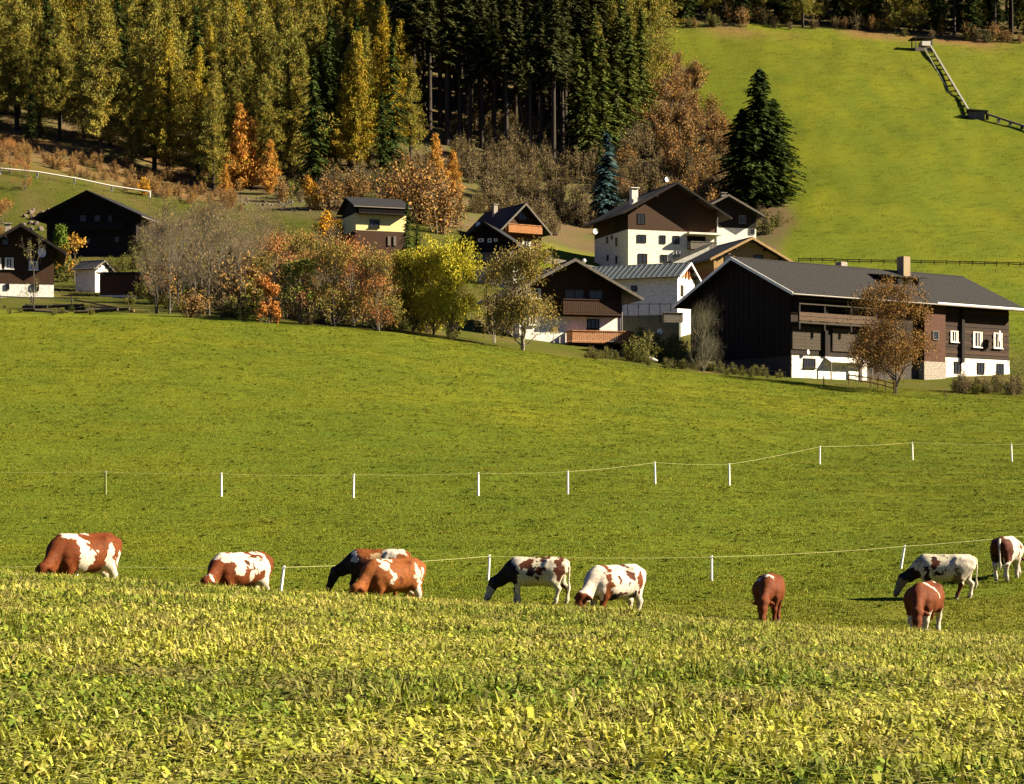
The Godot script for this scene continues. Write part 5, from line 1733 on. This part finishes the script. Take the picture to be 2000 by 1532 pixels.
	make_cow("brown and white cow walking away with its tail hanging", 1968, 1128, 64.0, 62, 1.02, Wt,
		[[-0.90, 1.00, 0.24, 0.52, D], [-0.75, 0.95, 0.30, 0.45, D, -1], [-0.55, 0.95, 0.3, 0.5, K, -1], [-0.15, 0.85, 0.10, 0.10, R, 1], [0.1, 1.1, 0.12, 0.12, R, 1], [-0.2, 1.05, 0.06, 0.08, D, 1], [0.9, 0.8, 0.5, 0.5, D], [-0.78, 0.3, 0.2, 0.3, Wt]], {"legs": [0.05, -0.05, 0.1, -0.08], "tail": Wt})

# ---------------------------------------------------------------- electric fences
func pasture_fences() -> void:
	# [px, base row, distance, lean along x]
	var nearp := [[-260, 62, 0.0], [150, 62.5, 0.0], [546, 61, 0.13], [953, 67, 0.05], [1390, 68, 0.0], [1758, 72, 0.17], [2150, 76, 0.0]]
	var farp := [[-200, 97, 0.0], [206, 96, 0.0], [432, 95, 0.0], [690, 95, 0.02], [934, 96, 0.0], [1109, 97, 0.0], [1280, 102, -0.03], [1425, 104, -0.02], [1601, 120, 0.02], [1783, 126, -0.03], [1977, 126, -0.05], [2200, 128, 0.0]]
	for line in [[nearp, "plastic fence post on the flat pasture behind the cattle", "posts of the near electric fence", "thin white wire of the fence just behind the cattle", 0.84, 0.09],
		[farp, "white fence post on the slope of the rising pasture", "posts of the upper electric fence", "thin yellowish wire of the fence on the rising slope", 1.12, 0.11]]:
		var tops := []
		for q in line[0]:
			var g := G(q[0], q[1])
			var top := Vector3(q[2], line[4], 0)
			if q[0] > -100 and q[0] < 2050:
				var o := thing("fence_post", ("greenish " if q[0] == 206 else "white ") + line[1] if line[0] == nearp or q[0] == 206 else line[1], "fence post", g, 0, line[2])
				var mb := MB.new()
				mb.tube([Vector3(0, -0.2, 0), top], [line[5] * 0.5, line[5] * 0.42], 8)
				part("stake", mb, M.post_green if q[0] == 206 else M.post_white, o)
				mb = MB.new()
				mb.beam(top + Vector3(-0.05, -0.06, 0.03), top + Vector3(0.05, -0.06, 0.03), 0.03, 0.05)
				part("wire_clip", mb, M.post_white, o)
			tops.append(g + top + Vector3(0, -0.05, 0.035))
		var wb := MB.new()
		for i in tops.size() - 1:
			var pts := []
			var rad := []
			for k in 7:
				var t := k / 6.0
				pts.append(tops[i].lerp(tops[i + 1], t) + Vector3(0, -0.05 * 4.0 * t * (1 - t), 0))
				rad.append(0.0045)
			wb.tube(pts, rad, 4)
		one("fence_wire", wb, M.wire, line[3], "fence wire")

# ---------------------------------------------------------------- scene
func materials() -> void:
	var grain := noise_tex(11, 0.02, 5, 0.25, 1.25, 512)
	var fine := noise_tex(12, 0.05, 5, 0.55, 1.15, 512)
	var mossy := noise_tex(16, 0.02, 6, 0.2, 1.35, 512)
	var blot := noise_tex(13, 0.012, 5, 0.78, 1.08, 512)
	var ws := Vector3(0.25, 1.9, 0.25)
	M.bark = mat(0.06, 0.044, 0.032, 0.9, grain, Vector3(1, 0.3, 1))
	M.twig = mat(0.10, 0.075, 0.05, 0.9)
	M.pale_bark = mat(0.088, 0.074, 0.053, 0.9)
	M.birch_bark = mat(0.42, 0.36, 0.27, 0.9, grain, Vector3(1, 1.5, 1))
	M.dark_bark = mat(0.05, 0.04, 0.03, 0.9)
	M.olive_bark = mat(0.11, 0.10, 0.055, 0.9)
	M.leaf = leaf_mat(0.4)
	M.grass = leaf_mat(0.6)
	M.plaster = mat(0.74, 0.70, 0.62, 0.9, blot, Vector3.ONE * 0.35)
	M.cream = mat(0.74, 0.68, 0.53, 0.9, blot, Vector3.ONE * 0.25)
	M.yellow = mat(0.70, 0.58, 0.25, 0.9, blot, Vector3.ONE * 0.4)
	M.old_white = mat(0.72, 0.67, 0.57, 0.95, noise_tex(14, 0.012, 6, 0.45, 1.3, 512), Vector3.ONE * 0.22)
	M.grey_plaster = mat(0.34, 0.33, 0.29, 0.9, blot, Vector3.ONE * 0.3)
	M.stone = mat(0.36, 0.31, 0.24, 0.95, noise_tex(15, 0.03, 5, 0.4, 1.3, 512), Vector3.ONE * 0.4)
	M.chim = mat(0.34, 0.25, 0.15, 0.9, fine, Vector3.ONE)
	M.dark_stone = mat(0.055, 0.047, 0.038, 0.95, blot, Vector3.ONE * 0.5)
	M.dark_concrete = mat(0.075, 0.08, 0.06, 0.9, blot, Vector3.ONE * 0.3)
	M.brown_wood = mat(0.075, 0.036, 0.016, 0.8, grain, ws)
	M.red_wood = mat(0.11, 0.045, 0.020, 0.8, grain, ws)
	M.black_wood = mat(0.022, 0.016, 0.012, 0.85, grain, ws)
	M.barn_wood = mat(0.030, 0.019, 0.011, 0.85, grain, ws)
	M.old_log = mat(0.080, 0.060, 0.038, 0.85, grain, Vector3(0.3, 2.5, 0.3))
	M.barn_log = mat(0.048, 0.028, 0.016, 0.85, grain, ws)
	M.gallery_wood = mat(0.13, 0.08, 0.045, 0.85, grain, ws)
	M.orange_wood = mat(0.50, 0.21, 0.07, 0.75, grain, ws)
	M.pale_wood = mat(0.48, 0.30, 0.12, 0.75, grain, ws)
	M.grey_wood = mat(0.21, 0.18, 0.14, 0.85, grain, ws)
	M.roof_brown = mat(0.05, 0.038, 0.03, 0.8, mossy, Vector3.ONE * 0.35)
	M.roof_black = mat(0.028, 0.026, 0.025, 0.8, mossy, Vector3.ONE * 0.35)
	M.roof_grey = mat(0.06, 0.058, 0.052, 0.8, mossy, Vector3.ONE * 0.35)
	M.roof_shingle = mat(0.029, 0.026, 0.021, 0.9, mossy, Vector3.ONE * 0.35)
	M.roof_metal = mat(0.075, 0.088, 0.085, 0.6, fine, Vector3.ONE * 0.3)
	M.white_paint = mat(0.78, 0.75, 0.68, 0.6)
	M.old_white_paint = mat(0.60, 0.54, 0.44, 0.7)
	M.pale_grey = mat(0.24, 0.225, 0.17, 0.6)
	M.gutter = mat(0.18, 0.15, 0.12, 0.5)
	M.dish = mat(0.80, 0.78, 0.74, 0.5)
	M.rock = mat(0.15, 0.115, 0.09, 0.95, fine, Vector3.ONE * 0.6)
	M.glass = mat(0.02, 0.022, 0.025, 0.12)
	M.glass.metallic_specular = 0.5
	M.post_white = mat(0.80, 0.77, 0.66, 0.55)
	M.post_green = mat(0.16, 0.17, 0.05, 0.6)
	M.wire = mat(0.55, 0.52, 0.22, 0.6)
	M.hoof = mat(0.05, 0.04, 0.03, 0.6)
	M.eye = mat(0.01, 0.008, 0.006, 0.15)
	M.hide = StandardMaterial3D.new()
	M.hide.vertex_color_use_as_albedo = true
	M.hide.albedo_texture = noise_tex(17, 0.03, 5, 0.55, 1.2, 256)
	M.hide.uv1_triplanar = true
	M.hide.uv1_scale = Vector3(2.2, 1.2, 2.2)
	M.hide.roughness = 0.75
	M.hide.metallic_specular = 0.25

func _ready() -> void:
	var t0 := Time.get_ticks_msec()
	rng.seed = 20241
	noise.seed = 7
	noise.frequency = 0.045
	noise.fractal_octaves = 4
	noise2.seed = 23
	noise2.frequency = 0.09
	noise2.fractal_octaves = 3
	# camera: level, with the lens shifted up; focal length 4000 px for a 2000 px wide picture
	var cam := Camera3D.new()
	cam.name = "camera"
	add_child(cam)
	cam.near = 1.0
	cam.far = 2000.0
	cam.projection = Camera3D.PROJECTION_FRUSTUM
	cam.size = 1532.0 / FOC
	cam.frustum_offset = Vector2(0, (HZ - 766.0) / FOC)
	cam.current = true
	# sky and sun
	var env := Environment.new()
	env.background_mode = Environment.BG_SKY
	var sky := Sky.new()
	var sm := ProceduralSkyMaterial.new()
	sm.sky_top_color = Color(0.16, 0.30, 0.56)
	sm.sky_horizon_color = Color(0.50, 0.56, 0.60)
	sm.ground_bottom_color = Color(0.12, 0.13, 0.06)
	sm.ground_horizon_color = Color(0.3, 0.32, 0.25)
	sky.sky_material = sm
	env.sky = sky
	env.background_energy_multiplier = 0.34
	env.tonemap_mode = Environment.TONE_MAPPER_LINEAR
	env.tonemap_exposure = 4.1
	env.sdfgi_enabled = true
	env.ssao_enabled = true
	env.ssil_enabled = true
	var we := WorldEnvironment.new()
	we.name = "world_environment"
	we.environment = env
	add_child(we)
	var sun := DirectionalLight3D.new()
	sun.name = "sun"
	add_child(sun)
	sun.light_color = Color(1.0, 0.945, 0.84)
	sun.light_energy = 1.6
	sun.light_angular_distance = 0.5
	sun.shadow_enabled = true
	var az := deg_to_rad(86.0)
	var el := deg_to_rad(31.0)
	sun.look_at_from_position(Vector3(sin(az) * cos(el), sin(el), cos(az) * cos(el)) * 100.0, Vector3.ZERO)
	# setting
	prep_terrain()
	materials()
	build_terrain()
	print("terrain ", Time.get_ticks_msec() - t0)
	village()
	print("village ", Time.get_ticks_msec() - t0)
	forests()
	bushes()
	broadleaves()
	print("trees ", Time.get_ticks_msec() - t0)
	pasture_fences()
	cattle()
	print("cattle ", Time.get_ticks_msec() - t0)
	grass()
	print("grass ", Time.get_ticks_msec() - t0)
